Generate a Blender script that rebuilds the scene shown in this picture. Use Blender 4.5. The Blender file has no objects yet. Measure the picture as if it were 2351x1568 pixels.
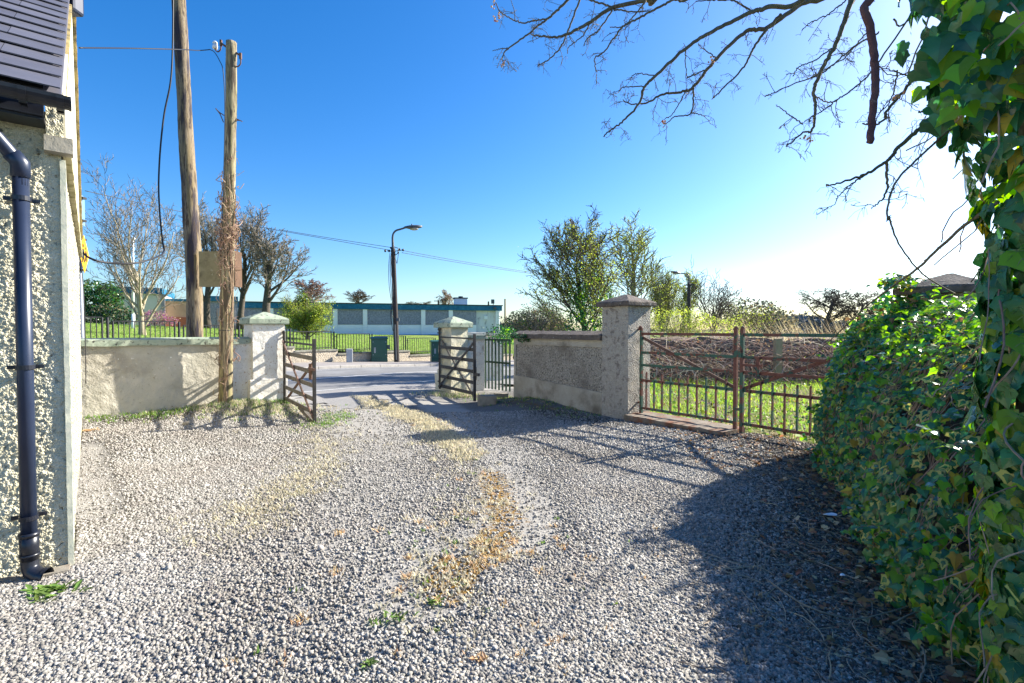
import bpy, bmesh, math, random
import numpy as np
from mathutils import Vector, Matrix, noise

# ------------------------------------------------------------------ camera, sky, sun
SC = bpy.context.scene
COL = SC.collection
R = math.radians
FPX, CX, CY, HOR, CAMZ = 1149.0, 1175.0, 784.0, 756.0, 1.6
PITCH = math.atan((CY - HOR) / FPX)
cam_d = bpy.data.cameras.new('camera')
cam_d.lens = 17.6
cam_d.sensor_width = 36
cam_d.clip_start = 0.05
cam_d.clip_end = 3000
cam = bpy.data.objects.new('camera', cam_d)
COL.objects.link(cam)
cam.location = (0, 0, CAMZ)
cam.rotation_euler = (math.pi / 2 - PITCH, 0, 0)
SC.camera = cam

SUN = Vector((3.3, 1.86, 2.15)).normalized()
SUN_EL = math.asin(SUN.z)
SUN_AZ = math.atan2(SUN.x, SUN.y)          # clockwise from +Y
w = bpy.data.worlds.new('World')
SC.world = w
w.use_nodes = True
wn = w.node_tree
wn.nodes.clear()
sky = wn.nodes.new('ShaderNodeTexSky')
sky.sky_type = 'NISHITA'
sky.sun_disc = False
sky.sun_elevation = SUN_EL
sky.sun_rotation = SUN_AZ
sky.air_density = 1.0
sky.dust_density = 0.8
sky.ozone_density = 3.0
hs = wn.nodes.new('ShaderNodeHueSaturation')
hs.inputs['Saturation'].default_value = 1.38
bg = wn.nodes.new('ShaderNodeBackground')
bg.inputs['Strength'].default_value = 0.075
wo = wn.nodes.new('ShaderNodeOutputWorld')
wn.links.new(sky.outputs[0], hs.inputs['Color'])
tint = wn.nodes.new('ShaderNodeMix')
tint.data_type = 'RGBA'
tint.blend_type = 'MULTIPLY'
tint.inputs['Factor'].default_value = 1.0
ti = [i for i in tint.inputs if i.type == 'RGBA']
ti[1].default_value = (0.9, 0.975, 1.12, 1)
wn.links.new(hs.outputs[0], ti[0])
wn.links.new([o for o in tint.outputs if o.type == 'RGBA'][0], bg.inputs['Color'])
wn.links.new(bg.outputs[0], wo.inputs['Surface'])
sd = bpy.data.lights.new('sun', 'SUN')
sd.energy = 5.0
sd.angle = R(0.53)
sd.color = (1.0, 0.935, 0.82)
so = bpy.data.objects.new('sun', sd)
COL.objects.link(so)
so.rotation_euler = (-SUN).to_track_quat('-Z', 'Y').to_euler()
SC.view_settings.view_transform = 'Standard'
SC.view_settings.look = 'None'
SC.view_settings.exposure = 1.55
SC.view_settings.gamma = 1
SC.cycles.max_bounces = 6
SC.cycles.diffuse_bounces = 3
SC.cycles.transparent_max_bounces = 6
SC.cycles.use_denoising = True

rng = np.random.default_rng(7)
rnd = random.Random(11)

# ------------------------------------------------------------------ helpers
def ray(x, y):
    dx, dy = (x - CX) / FPX, (CY - y) / FPX
    c, s = math.cos(PITCH), math.sin(PITCH)
    return Vector((dx, c + dy * s, -s + dy * c))
def PY(x, y, Y):
    d = ray(x, y)
    return Vector((0, 0, CAMZ)) + d * (Y / d.y)
def PZ(x, y, z=0.0):
    d = ray(x, y)
    return Vector((0, 0, CAMZ)) + d * ((z - CAMZ) / d.z)
def V3(p, z):
    return Vector((p[0], p[1], z))
def V(*a):
    return Vector(a)

def link_mesh(name, me, mats, parent=None, smooth=False):
    if not isinstance(mats, (list, tuple)):
        mats = [mats]
    for m in mats:
        me.materials.append(m)
    if smooth:
        me.polygons.foreach_set('use_smooth', [True] * len(me.polygons))
    o = bpy.data.objects.new(name, me)
    COL.objects.link(o)
    if parent is not None:
        o.parent = parent
        o.matrix_parent_inverse = Matrix.Translation(-parent.location)
    return o
def bevel(o, wd, seg=2):
    b = o.modifiers.new('bevel', 'BEVEL')
    b.width = wd
    b.segments = seg
    b.limit_method = 'ANGLE'
    return o
def tag(o, label, cat, group=None):
    o['label'] = label
    o['category'] = cat
    if group:
        o['group'] = group
    return o
def empty(name, loc, label, cat, group=None):
    o = bpy.data.objects.new(name, None)
    o.location = loc
    o.empty_display_size = 0.1
    COL.objects.link(o)
    return tag(o, label, cat, group)
def struct(o):
    o['kind'] = 'structure'
    return o
def stuff(o, label=None, cat=None):
    o['kind'] = 'stuff'
    if label:
        o['label'] = label
        o['category'] = cat
    return o
def copy_thing(root, delta, rot=None):
    r = root.copy()
    COL.objects.link(r)
    r.location = root.location + delta
    if rot is not None:
        r.rotation_euler = (0, 0, rot)
    for ch in root.children:
        c = ch.copy()
        COL.objects.link(c)
        c.parent = r
        for g in ch.children:
            d = g.copy()
            COL.objects.link(d)
            d.parent = c
    return r

class MB:
    """collects shapes, builds one mesh"""
    def __init__(s):
        s.v, s.f, s.mi = [], [], []
    def add(s, vs, fs, mi=0):
        b = len(s.v)
        s.v.extend([tuple(p) for p in vs])
        for f in fs:
            s.f.append([b + i for i in f])
            s.mi.append(mi)
        return s
    def obox(s, o, ex, ey, ez, mi=0):
        o, ex, ey, ez = map(Vector, (o, ex, ey, ez))
        vs = [o, o + ex, o + ex + ey, o + ey, o + ez, o + ex + ez, o + ex + ey + ez, o + ey + ez]
        fs = [(0, 3, 2, 1), (4, 5, 6, 7), (0, 1, 5, 4), (1, 2, 6, 5), (2, 3, 7, 6), (3, 0, 4, 7)]
        if ex.cross(ey).dot(ez) < 0:
            fs = [f[::-1] for f in fs]
        return s.add(vs, fs, mi)
    def box(s, c, sz, mi=0):
        c, h = Vector(c), Vector(sz) / 2
        return s.obox(c - h, (sz[0], 0, 0), (0, sz[1], 0), (0, 0, sz[2]), mi)
    def bar(s, a, b, wd, th, up=(0, 0, 1), mi=0):
        """rectangular bar from a to b; wd along the side, th along up"""
        a, b = Vector(a), Vector(b)
        d = (b - a).normalized()
        sd_ = d.cross(Vector(up))
        if sd_.length < 1e-4:
            sd_ = d.cross(Vector((1, 0, 0)))
        sd_.normalize()
        u = sd_.cross(d).normalized()
        return s.obox(a - sd_ * wd / 2 - u * th / 2, b - a, sd_ * wd, u * th, mi)
    def gbox(s, o, ex, ey, ez, res=0.08, amp=0.006, sc=3.0, mi=0, skip=()):
        """box with gridded, roughened faces"""
        o, ex, ey, ez = map(Vector, (o, ex, ey, ez))
        if ex.cross(ey).dot(ez) < 0:
            o, ex = o + ex, -ex
        quads = [(o, ey, ex), (o + ez, ex, ey), (o, ex, ez), (o + ex, ey, ez), (o + ex + ey, -ex, ez), (o + ey, -ey, ez)]
        for k, (p, a, b) in enumerate(quads):
            if k in skip:
                continue
            s.grid(p, a, b, res, amp, sc, mi)
        return s
    def grid(s, p, a, b, res, amp, sc, mi=0, fn=None):
        na, nb = max(1, int(a.length / res)), max(1, int(b.length / res))
        vs = []
        for j in range(nb + 1):
            for i in range(na + 1):
                q = p + a * (i / na) + b * (j / nb)
                if fn:
                    q = fn(q)
                elif amp:
                    q = q + (noise.noise_vector(q * sc) + noise.noise_vector(q * sc * 4.3) * 0.4) * amp
                vs.append(q)
        fs = []
        for j in range(nb):
            for i in range(na):
                k = j * (na + 1) + i
                fs.append((k, k + 1, k + na + 2, k + na + 1))
        return s.add(vs, fs, mi)
    def tube(s, pts, rad, n=6, cap=True, mi=0):
        pts = [Vector(p) for p in pts]
        if not isinstance(rad, (list, tuple)):
            rad = [rad] * len(pts)
        b = len(s.v)
        m = len(pts)
        t0 = (pts[1] - pts[0]).normalized()
        u = t0.cross(Vector((0.31, 0.17, 0.93)))
        if u.length < 1e-3:
            u = t0.cross(Vector((1, 0, 0)))
        u.normalize()
        cs = [(math.cos(2 * math.pi * k / n), math.sin(2 * math.pi * k / n)) for k in range(n)]
        for i, p in enumerate(pts):
            t = pts[min(i + 1, m - 1)] - pts[max(i - 1, 0)]
            if t.length < 1e-9:
                t = t0
            t.normalize()
            u = u - t * u.dot(t)
            if u.length < 1e-6:
                u = t.cross(Vector((1, 0, 0)))
            u.normalize()
            v = t.cross(u)
            r = rad[i]
            for c, q in cs:
                s.v.append((p.x + r * (u.x * c + v.x * q), p.y + r * (u.y * c + v.y * q), p.z + r * (u.z * c + v.z * q)))
        for i in range(m - 1):
            for k in range(n):
                k2 = (k + 1) % n
                s.f.append([b + i * n + k, b + i * n + k2, b + (i + 1) * n + k2, b + (i + 1) * n + k])
                s.mi.append(mi)
        if cap and n > 3:
            s.f.append([b + k for k in range(n)][::-1])
            s.f.append([b + (m - 1) * n + k for k in range(n)])
            s.mi += [mi, mi]
        return s
    def prism(s, outline, ext, mi=0):
        """planar outline (list of Vectors) extruded by ext"""
        n = len(outline)
        ext = Vector(ext)
        vs = [Vector(p) for p in outline] + [Vector(p) + ext for p in outline]
        fs = [list(range(n))[::-1], list(range(n, 2 * n))] + [(i, (i + 1) % n, n + (i + 1) % n, n + i) for i in range(n)]
        return s.add(vs, fs, mi)
    def ball(s, c, r, nu=8, nv=6, sq=(1, 1, 1), mi=0):
        c = Vector(c)
        vs = [c + Vector((0, 0, -r * sq[2]))]
        for j in range(1, nv):
            th = -math.pi / 2 + math.pi * j / nv
            for i in range(nu):
                ph = 2 * math.pi * i / nu
                vs.append(c + Vector((r * sq[0] * math.cos(th) * math.cos(ph), r * sq[1] * math.cos(th) * math.sin(ph), r * sq[2] * math.sin(th))))
        vs.append(c + Vector((0, 0, r * sq[2])))
        fs = [(0, 1 + (i + 1) % nu, 1 + i) for i in range(nu)]
        for j in range(nv - 2):
            for i in range(nu):
                a = 1 + j * nu
                fs.append((a + i, a + (i + 1) % nu, a + nu + (i + 1) % nu, a + nu + i))
        a = 1 + (nv - 2) * nu
        fs += [(a + i, a + (i + 1) % nu, a + nu) for i in range(nu)]
        return s.add(vs, fs, mi)
    def build(s, name, mats, parent=None, smooth=False):
        me = bpy.data.meshes.new(name)
        me.from_pydata(s.v, [], s.f)
        if any(s.mi):
            me.polygons.foreach_set('material_index', s.mi)
        me.update()
        return link_mesh(name, me, mats, parent, smooth)

def scatter(name, tv, tf, tmi, mats3, trans, mats, parent=None, mioff=None, jitter=0.0, smooth=False):
    """many copies of one small template as ONE mesh. tv (n,3), tf list of faces, mats3 (N,3,3), trans (N,3)"""
    tv = np.asarray(tv, float)
    N, n = len(trans), len(tv)
    tvv = np.broadcast_to(tv, (N, n, 3))
    if jitter:
        tvv = tvv * (1 + rng.uniform(-jitter, jitter, (N, n, 3)))
    co = np.einsum('nij,nkj->nki', mats3, tvv) + trans[:, None, :]
    sizes = np.array([len(f) for f in tf])
    flat = np.concatenate([np.array(f) for f in tf])
    loops = (flat[None, :] + (np.arange(N) * n)[:, None]).ravel()
    sz = np.tile(sizes, N)
    st = np.concatenate([[0], np.cumsum(sz)[:-1]])
    me = bpy.data.meshes.new(name)
    me.vertices.add(N * n)
    me.vertices.foreach_set('co', co.ravel())
    me.loops.add(len(loops))
    me.loops.foreach_set('vertex_index', loops.astype(np.int32))
    me.polygons.add(len(sz))
    me.polygons.foreach_set('loop_start', st.astype(np.int32))
    mi = np.tile(np.array(tmi), N) if np.ndim(tmi) == 1 else np.asarray(tmi).ravel()
    if mioff is not None:
        mi = mi + np.repeat(np.asarray(mioff), len(tf))
    me.polygons.foreach_set('material_index', mi.astype(np.int32))
    me.update(calc_edges=True)
    me.validate()
    return link_mesh(name, me, mats, parent, smooth)

def rot_from(nrm, up, spin=None):
    """(N,3,3) with columns x,y,z: z = normal, y = up projected"""
    z = nrm / np.linalg.norm(nrm, axis=1, keepdims=True)
    y = up - (up * z).sum(1, keepdims=True) * z
    y /= (np.linalg.norm(y, axis=1, keepdims=True) + 1e-9)
    x = np.cross(y, z)
    return np.stack([x, y, z], axis=2)

# ------------------------------------------------------------------ materials
def rgb(c):
    return (c[0], c[1], c[2], 1.0)
def mat(name, cols, scale=4.0, detail=6.0, rough=0.85, lo=0.35, hi=0.65, bump=None, bump2=None, stains=(), spec=0.3, metal=0.0,
        island=0.0, translucent=0.0, stretch=None, attr=None, smooth_attr=None):
    m = bpy.data.materials.new(name)
    m.use_nodes = True
    nt = m.node_tree
    N, L = nt.nodes, nt.links
    bs = N['Principled BSDF']
    out = N['Material Output']
    bs.inputs['Roughness'].default_value = rough
    bs.inputs['Specular IOR Level'].default_value = spec
    bs.inputs['Metallic'].default_value = metal
    tc = N.new('ShaderNodeTexCoord')
    co = tc.outputs['Object']
    if stretch:
        mp = N.new('ShaderNodeMapping')
        mp.inputs['Scale'].default_value = stretch
        L.new(co, mp.inputs['Vector'])
        co = mp.outputs[0]
    def nz(sc, det=detail, ty='noise'):
        if ty == 'voronoi':
            t = N.new('ShaderNodeTexVoronoi')
            t.inputs['Scale'].default_value = sc
            L.new(tc.outputs['Object'], t.inputs['Vector'])
            return t.outputs['Distance']
        t = N.new('ShaderNodeTexNoise')
        t.inputs['Scale'].default_value = sc
        t.inputs['Detail'].default_value = det
        t.inputs['Roughness'].default_value = 0.62
        L.new(co, t.inputs['Vector'])
        return t.outputs['Fac']
    def ramp(sock, lo, hi, c1, c2):
        r = N.new('ShaderNodeMapRange')
        r.inputs['From Min'].default_value = lo
        r.inputs['From Max'].default_value = hi
        L.new(sock, r.inputs['Value'])
        return r.outputs[0]
    def mixc(f, a, b):
        x = N.new('ShaderNodeMix')
        x.data_type = 'RGBA'
        L.new(f, x.inputs['Factor']) if not isinstance(f, float) else setattr(x.inputs['Factor'], 'default_value', f)
        for s_, k in ((a, 'A'), (b, 'B')):
            i = [q for q in x.inputs if q.name == k and q.type == 'RGBA'][0]
            if isinstance(s_, tuple):
                i.default_value = rgb(s_)
            else:
                L.new(s_, i)
        return [q for q in x.outputs if q.type == 'RGBA'][0]
    col = tuple(cols[0])
    if len(cols) > 1:
        col = mixc(ramp(nz(scale), lo, hi, 0, 1), tuple(cols[0]), tuple(cols[1]))
    if len(cols) > 2:
        col = mixc(ramp(nz(scale * 0.37), lo + 0.08, hi + 0.05, 0, 1), col, tuple(cols[2]))
    if island:
        g = N.new('ShaderNodeNewGeometry')
        r = N.new('ShaderNodeMapRange')
        r.inputs['To Min'].default_value = 1 - island
        r.inputs['To Max'].default_value = 1 + island
        L.new(g.outputs['Random Per Island'], r.inputs['Value'])
        h = N.new('ShaderNodeHueSaturation')
        L.new(r.outputs[0], h.inputs['Value'])
        r2 = N.new('ShaderNodeMapRange')
        r2.inputs['To Min'].default_value = 0.5 - island * 0.06
        r2.inputs['To Max'].default_value = 0.5 + island * 0.06
        mlt = N.new('ShaderNodeMath')
        mlt.operation = 'FRACT'
        m10 = N.new('ShaderNodeMath')
        m10.operation = 'MULTIPLY'
        m10.inputs[1].default_value = 13.7
        L.new(g.outputs['Random Per Island'], m10.inputs[0])
        L.new(m10.outputs[0], mlt.inputs[0])
        L.new(mlt.outputs[0], r2.inputs['Value'])
        L.new(r2.outputs[0], h.inputs['Hue'])
        if isinstance(col, tuple):
            h.inputs['Color'].default_value = rgb(col)
        else:
            L.new(col, h.inputs['Color'])
        col = h.outputs[0]
    for st in stains:
        c, sc, l, h_ = st[:4]
        f = ramp(nz(sc, 8.0), l, h_, 0, 1)
        col = mixc(f, col, tuple(c))
    if attr:
        for nm, c, sc, l, h_ in attr:        # spread of a stain given by a mesh attribute, broken up by noise
            a = N.new('ShaderNodeAttribute')
            a.attribute_name = nm
            ml = N.new('ShaderNodeMath')
            ml.operation = 'ADD'
            L.new(a.outputs['Fac'], ml.inputs[0])
            L.new(nz(sc, 8.0), ml.inputs[1])
            col = mixc(ramp(ml.outputs[0], l, h_, 0, 1), col, tuple(c))
    if isinstance(col, tuple):
        bs.inputs['Base Color'].default_value = rgb(col)
    else:
        L.new(col, bs.inputs['Base Color'])
    prev = None
    for b in (bump, bump2):
        if b:
            ty, sc, stg, dist = b
            bn = N.new('ShaderNodeBump')
            bn.inputs['Strength'].default_value = stg
            bn.inputs['Distance'].default_value = dist
            L.new(nz(sc, 6.0, ty), bn.inputs['Height'])
            if smooth_attr:                   # trodden ground is smoother
                a = N.new('ShaderNodeAttribute')
                a.attribute_name = smooth_attr
                L.new(ramp(a.outputs['Fac'], 0, 1, 0, 1), bn.inputs['Strength'])
                mr = bn.inputs['Strength'].links[0].from_node
                mr.inputs['To Min'].default_value = stg
                mr.inputs['To Max'].default_value = stg * .18
            if prev:
                L.new(prev, bn.inputs['Normal'])
            prev = bn.outputs[0]
    if prev:
        L.new(prev, bs.inputs['Normal'])
    if translucent:
        tr = N.new('ShaderNodeBsdfTranslucent')
        if isinstance(col, tuple):
            tr.inputs['Color'].default_value = rgb(col)
        else:
            h = N.new('ShaderNodeHueSaturation')
            h.inputs['Value'].default_value = 1.7
            h.inputs['Saturation'].default_value = 1.1
            L.new(col, h.inputs['Color'])
            L.new(h.outputs[0], tr.inputs['Color'])
        mx = N.new('ShaderNodeMixShader')
        mx.inputs[0].default_value = translucent
        L.new(bs.outputs[0], mx.inputs[1])
        L.new(tr.outputs[0], mx.inputs[2])
        L.new(mx.outputs[0], out.inputs['Surface'])
    return m

M = {}
M['gravel'] = mat('gravel ground', [(.085, .082, .078), (.23, .22, .205)], 60, 3, .95, .3, .7, ('voronoi', 70, .9, .012), ('noise', 6, .3, .03),
                  stains=[((.17, .145, .11), 1.3, .55, .75)], attr=[('compact', (.30, .285, .258), 5, .95, 1.3), ('earth', (.10, .075, .05), 4, .95, 1.3), ('moss', (.21, .125, .035), 22, 1.0, 1.14)], spec=.15, smooth_attr='compact')  # earth stain is soil, widened to paint the ivy's shade darker
M['stone'] = mat('crushed stone', [(.35, .335, .305), (.285, .262, .23)], .9, 8, rough=.85, lo=.42, hi=.6, island=.42, spec=.15, bump=('noise', 120, .3, .003), stains=[((.16, .15, .14), 60, .5, .62)])
M['dirtshadestone'] = mat('soiled and shade-darkened stone', [(.10, .092, .082), (.13, .11, .09)], .9, 8, rough=.9, island=.5, spec=.12)  # soiled stone, colour also darkened to deepen the shade by the ivy
M['finestone'] = mat('fine chippings', [(.32, .305, .28)], rough=.9, island=.4, spec=.15)
M['asphalt'] = mat('asphalt', [(.15, .15, .152), (.23, .228, .222)], 30, 8, .9, .3, .7, ('noise', 160, .4, .008), stains=[((.24, .24, .235), .35, .5, .62), ((.1, .1, .105), 1.1, .62, .7)], spec=.2)
M['apron'] = mat('worn tarmac', [(.2, .195, .19), (.3, .29, .28)], 45, 8, .9, .3, .7, ('voronoi', 90, .5, .008), stains=[((.33, .31, .28), .8, .52, .68)], spec=.2)
M['pavement'] = mat('pavement', [(.24, .22, .2), (.31, .28, .26)], 20, 8, .9, .3, .7, ('noise', 90, .4, .006), stains=[((.19, .18, .17), .7, .55, .7)])
M['kerb'] = mat('kerb concrete', [(.36, .34, .31), (.46, .43, .39)], 8, 6, .9, bump=('noise', 60, .3, .005))
M['roadpaint'] = mat('road paint', [(.72, .72, .70), (.58, .58, .56)], 18, 8, .7, .45, .62, stains=[((.2, .2, .2), 30, .62, .72)])
M['soil'] = mat('earth', [(.12, .1, .07), (.2, .17, .12)], 3, 8, .95, bump=('noise', 14, .6, .05), stains=[((.09, .14, .03), .8, .45, .6)])
M['lawn'] = mat('lawn', [(.15, .23, .05), (.25, .3, .08)], 1.6, 8, .95, .35, .65, ('noise', 30, .8, .06), stains=[((.3, .28, .12), .6, .55, .75)], spec=.1)
M['vein'] = mat('leaf vein', [(.24, .34, .1)], rough=.5, translucent=.4)
M['sill'] = mat('mossy sill concrete', [(.15, .12, .09), (.24, .205, .165)], 7, 8, .95, bump=('noise', 30, .6, .012), stains=[((.2, .085, .045), 4, .5, .62)])
M['fieldgrass'] = mat('field ground', [(.13, .17, .04), (.2, .18, .08)], 3.5, 8, .95, .35, .65, ('noise', 25, .8, .05), stains=[((.2, .15, .1), 1.3, .52, .66)], spec=.1)
M['blade'] = mat('grass blade', [(.2, .35, .04), (.28, .36, .06)], rough=.6, island=.45, translucent=.4, spec=.3)
M['bladefar'] = mat('bank grass blade', [(.22, .34, .07)], rough=.7, island=.4, translucent=.35, spec=.2)
M['deadgrass'] = mat('dead grass', [(.5, .42, .26)], rough=.8, island=.35, translucent=.35)
M['paleweed'] = mat('pale weed', [(.47, .43, .31)], rough=.8, island=.35, translucent=.35)
M['greenweed'] = mat('green weed', [(.15, .24, .055)], rough=.6, island=.4, translucent=.4)
M['peachweed'] = mat('withered weed', [(.52, .37, .21)], rough=.8, island=.35, translucent=.35)
M['litter'] = mat('dead leaf', [(.2, .115, .06)], rough=.8, island=.55, translucent=.15)
M['twig'] = mat('dry twig', [(.3, .25, .18)], rough=.85, island=.4)
M['dash'] = mat('pebbledash cream', [(.60, .55, .38), (.72, .67, .5)], 14, 6, .9, .35, .65, ('voronoi', 95, .7, .01), ('noise', 170, .4, .004),
                stains=[((.48, .49, .38), 2.2, .58, .72), ((.3, .26, .17), 20, .6, .7)])
M['dashgable'] = mat('pebbledash gable', [(.46, .43, .32), (.6, .56, .43)], 30, 6, .9, .4, .6, ('voronoi', 45, 1.0, .03), ('noise', 120, .6, .008), stains=[((.2, .17, .11), 38, .58, .68), ((.45, .28, .18), 1.4, .6, .75)])
M['palegreen'] = mat('pale green strip', [(.56, .58, .45), (.66, .64, .5)], 12, 6, .9, bump=('noise', 40, .4, .006))
M['creampanel'] = mat('cream panel', [(.66, .63, .52), (.6, .57, .46)], 2.0, 6, .8, stretch=(3, 3, .4), stains=[((.5, .47, .36), 5, .6, .75)])
M['mossband'] = mat('mossy band', [(.34, .31, .19), (.5, .46, .3)], 9, 7, .9, bump=('noise', 30, .5, .01), stains=[((.2, .19, .08), 6, .5, .64)])
M['slate'] = mat('slate', [(.10, .10, .125), (.135, .133, .16)], 3, 7, .5, .3, .7, ('noise', 30, .15, .003), island=.12, spec=.5, stains=[((.3, .29, .3), 60, .72, .8)])
M['verge'] = mat('verge mortar', [(.3, .23, .09), (.45, .36, .17)], 7, 7, .9, bump=('noise', 30, .5, .01), stains=[((.1, .09, .06), 5, .5, .62)])
M['blackpvc'] = mat('dark plastic', [(.012, .014, .022), (.02, .023, .034)], 4, 6, .32, spec=.5, stains=[((.07, .075, .09), 25, .7, .85)])
M['bluepvc'] = mat('navy pipe', [(.013, .022, .05), (.022, .033, .066)], 3, 6, .35, spec=.5, stains=[((.1, .11, .13), 35, .72, .82)])
M['render'] = mat('cream render', [(.40, .38, .31), (.52, .485, .40)], 2.3, 8, .92, .35, .65, ('noise', 9, .9, .03), ('noise', 38, .7, .012),
                  stains=[((.33, .30, .24), 1.4, .52, .7), ((.25, .21, .15), 18, .62, .7), ((.8, .79, .75), 15, .66, .7)])
M['whitewash'] = mat('whitewash', [(.66, .64, .58), (.76, .74, .68)], 5, 8, .92, .35, .65, ('noise', 14, .8, .02), ('noise', 60, .5, .007),
                     stains=[((.42, .3, .18), 26, .58, .66), ((.36, .3, .22), 3, .58, .72), ((.22, .17, .12), 60, .62, .68)])
M['lichencap'] = mat('green painted coping', [(.25, .31, .235), (.35, .39, .30)], 5, 7, .9, .35, .65, ('noise', 18, .6, .012),
                     stains=[((.07, .07, .06), 13, .57, .63), ((.55, .52, .36), 8, .64, .72)])
M['yellowpillar'] = mat('yellowed render', [(.5, .46, .31), (.6, .57, .45)], 6, 8, .92, .35, .65, ('noise', 16, .9, .02), ('voronoi', 50, .4, .01),
                        stains=[((.2, .15, .1), 24, .62, .7), ((.33, .36, .28), 2.2, .56, .7)])
M['roughcast'] = mat('grey roughcast', [(.26, .235, .19), (.46, .42, .35)], 34, 5, .95, .38, .6, ('voronoi', 42, 1.0, .025), ('noise', 90, .5, .008),
                     stains=[((.11, .095, .075), 30, .54, .62), ((.2, .175, .14), 1.5, .52, .7)])
M['cement'] = mat('cement band', [(.33, .30, .235), (.43, .395, .325)], 3, 8, .92, .35, .65, ('noise', 25, .5, .01), stains=[((.15, .13, .10), 1.6, .46, .64), ((.13, .12, .1), 34, .62, .7)])
M['stonecap'] = mat('lichened stone', [(.085, .07, .06), (.15, .125, .105)], 9, 8, .95, .35, .65, ('noise', 26, .8, .015),
                    stains=[((.55, .55, .5), 30, .64, .69), ((.42, .2, .05), 17, .67, .73)])
M['pillarstone'] = mat('pillar roughcast', [(.36, .33, .28), (.47, .43, .36)], 24, 7, .95, .35, .65, ('voronoi', 48, 1.0, .022), ('noise', 30, .6, .012),
                       stains=[((.22, .19, .16), 9, .54, .64), ((.2, .17, .13), 1.1, .58, .75), ((.56, .54, .48), 35, .66, .7)])
M['concrete'] = mat('old concrete', [(.2, .18, .145), (.3, .27, .22)], 6, 8, .92, bump=('noise', 30, .6, .012), stains=[((.17, .12, .08), 3, .52, .66)])
M['rail'] = mat('weathered metal', [(.1, .088, .072), (.16, .145, .12)], 14, 7, .75, .4, .6, ('noise', 50, .4, .004), stains=[((.2, .09, .05), 7, .6, .7)], spec=.4)
M['darkrail'] = mat('dark painted metal', [(.035, .033, .03), (.065, .06, .055)], 14, 7, .7, bump=('noise', 50, .3, .003), stains=[((.2, .09, .04), 9, .66, .72)], spec=.35)
M['rust'] = mat('rusty iron', [(.10, .058, .042), (.16, .095, .07)], 16, 7, .85, bump=('noise', 60, .5, .004))
M['redbrace'] = mat('faded red iron', [(.27, .17, .14), (.1, .07, .055)], 9, 7, .8, .45, .55, bump=('noise', 60, .5, .004))
M['gatepaint'] = mat('flaking green over rust', [(.145, .06, .04), (.19, .085, .06)], 12, 6, .8, bump=('noise', 40, .6, .005),
                     stains=[((.06, .125, .085), 7, .475, .5), ((.05, .03, .025), 16, .6, .66)])
M['rustgate'] = mat('rust with green flakes', [(.15, .062, .042), (.21, .09, .065)], 12, 6, .85, bump=('noise', 40, .6, .005), stains=[((.055, .1, .07), 7, .55, .57), ((.05, .03, .025), 16, .6, .66)])
M['railgreen'] = mat('dark green railing paint', [(.028, .06, .035), (.05, .09, .055)], 14, 6, .7, bump=('noise', 50, .3, .003), stains=[((.16, .08, .05), 14, .66, .72)])
M['railblack'] = mat('black railing paint', [(.022, .023, .025), (.04, .04, .042)], 10, 5, .6)
M['polewood'] = mat('weathered pole', [(.19, .15, .10), (.32, .26, .185), (.24, .18, .08)], 6, 8, .9, .35, .65, ('noise', 20, .9, .015), stretch=(5, 5, .55),
                    stains=[((.05, .042, .05), 1.3, .48, .57), ((.07, .05, .035), 6, .54, .6)])
M['polegrey'] = mat('silvered pole', [(.26, .215, .13), (.40, .34, .23), (.27, .245, .09)], 6, 8, .9, .35, .65, ('noise', 20, .9, .015), stretch=(6, 6, .5),
                    stains=[((.09, .07, .05), 2.4, .5, .6), ((.10, .08, .055), 7, .54, .6)])
M['darkpole'] = mat('tarred pole', [(.038, .032, .03), (.07, .06, .055)], 6, 8, .9, bump=('noise', 20, .6, .01), stretch=(5, 5, .6))
M['ply'] = mat('mossy board', [(.24, .19, .09), (.34, .27, .14)], 5, 8, .9, .35, .65, ('noise', 20, .4, .006), stains=[((.1, .07, .035), 2.4, .52, .7), ((.45, .4, .25), 8, .62, .72)])
M['plyedge'] = mat('brown timber', [(.09, .055, .035), (.13, .075, .045)], 8, 6, .9)
M['cable'] = mat('black cable', [(.02, .02, .025)], rough=.5)
M['wire'] = mat('wire', [(.05, .055, .06)], rough=.5)
M['ceramic'] = mat('white insulator', [(.75, .76, .78)], rough=.2, spec=.6)
M['vine'] = mat('dead ivy stems', [(.38, .27, .2), (.27, .17, .11)], 20, 5, .9, island=.35)
M['bark'] = mat('grey bark', [(.17, .145, .105), (.27, .235, .165)], 8, 8, .95, .35, .65, ('noise', 20, .8, .02), stretch=(3, 3, 1))
M['palebark'] = mat('pale bark', [(.3, .25, .17), (.42, .37, .26)], 8, 8, .95, .35, .65, ('noise', 20, .6, .02), stretch=(3, 3, 1))
M['darkbark'] = mat('dark bark', [(.065, .055, .045), (.12, .10, .08)], 8, 8, .95, .35, .65, ('noise', 20, .8, .02))
M['twigpale'] = mat('pale twigs', [(.2, .175, .14)], rough=.9, island=.3)
M['twigdark'] = mat('dark twigs', [(.10, .08, .06)], rough=.9, island=.3)
M['twigred'] = mat('reddish twigs', [(.23, .14, .11)], rough=.9, island=.3)
M['twiggreen'] = mat('olive twigs', [(.2, .19, .09)], rough=.9, island=.3)
M['stick'] = mat('bare dead stick', [(.10, .045, .045), (.17, .085, .075)], 14, 7, .85, bump=('noise', 40, .6, .006), stains=[((.35, .25, .2), 18, .64, .7)])
M['branch'] = mat('lichened branch', [(.115, .095, .06), (.19, .165, .11)], 25, 7, .9, bump=('noise', 80, .5, .004))
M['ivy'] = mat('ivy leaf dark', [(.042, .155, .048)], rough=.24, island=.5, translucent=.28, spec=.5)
M['ivylight'] = mat('ivy leaf light', [(.2, .38, .035)], rough=.28, island=.4, translucent=.55, spec=.45)
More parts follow.
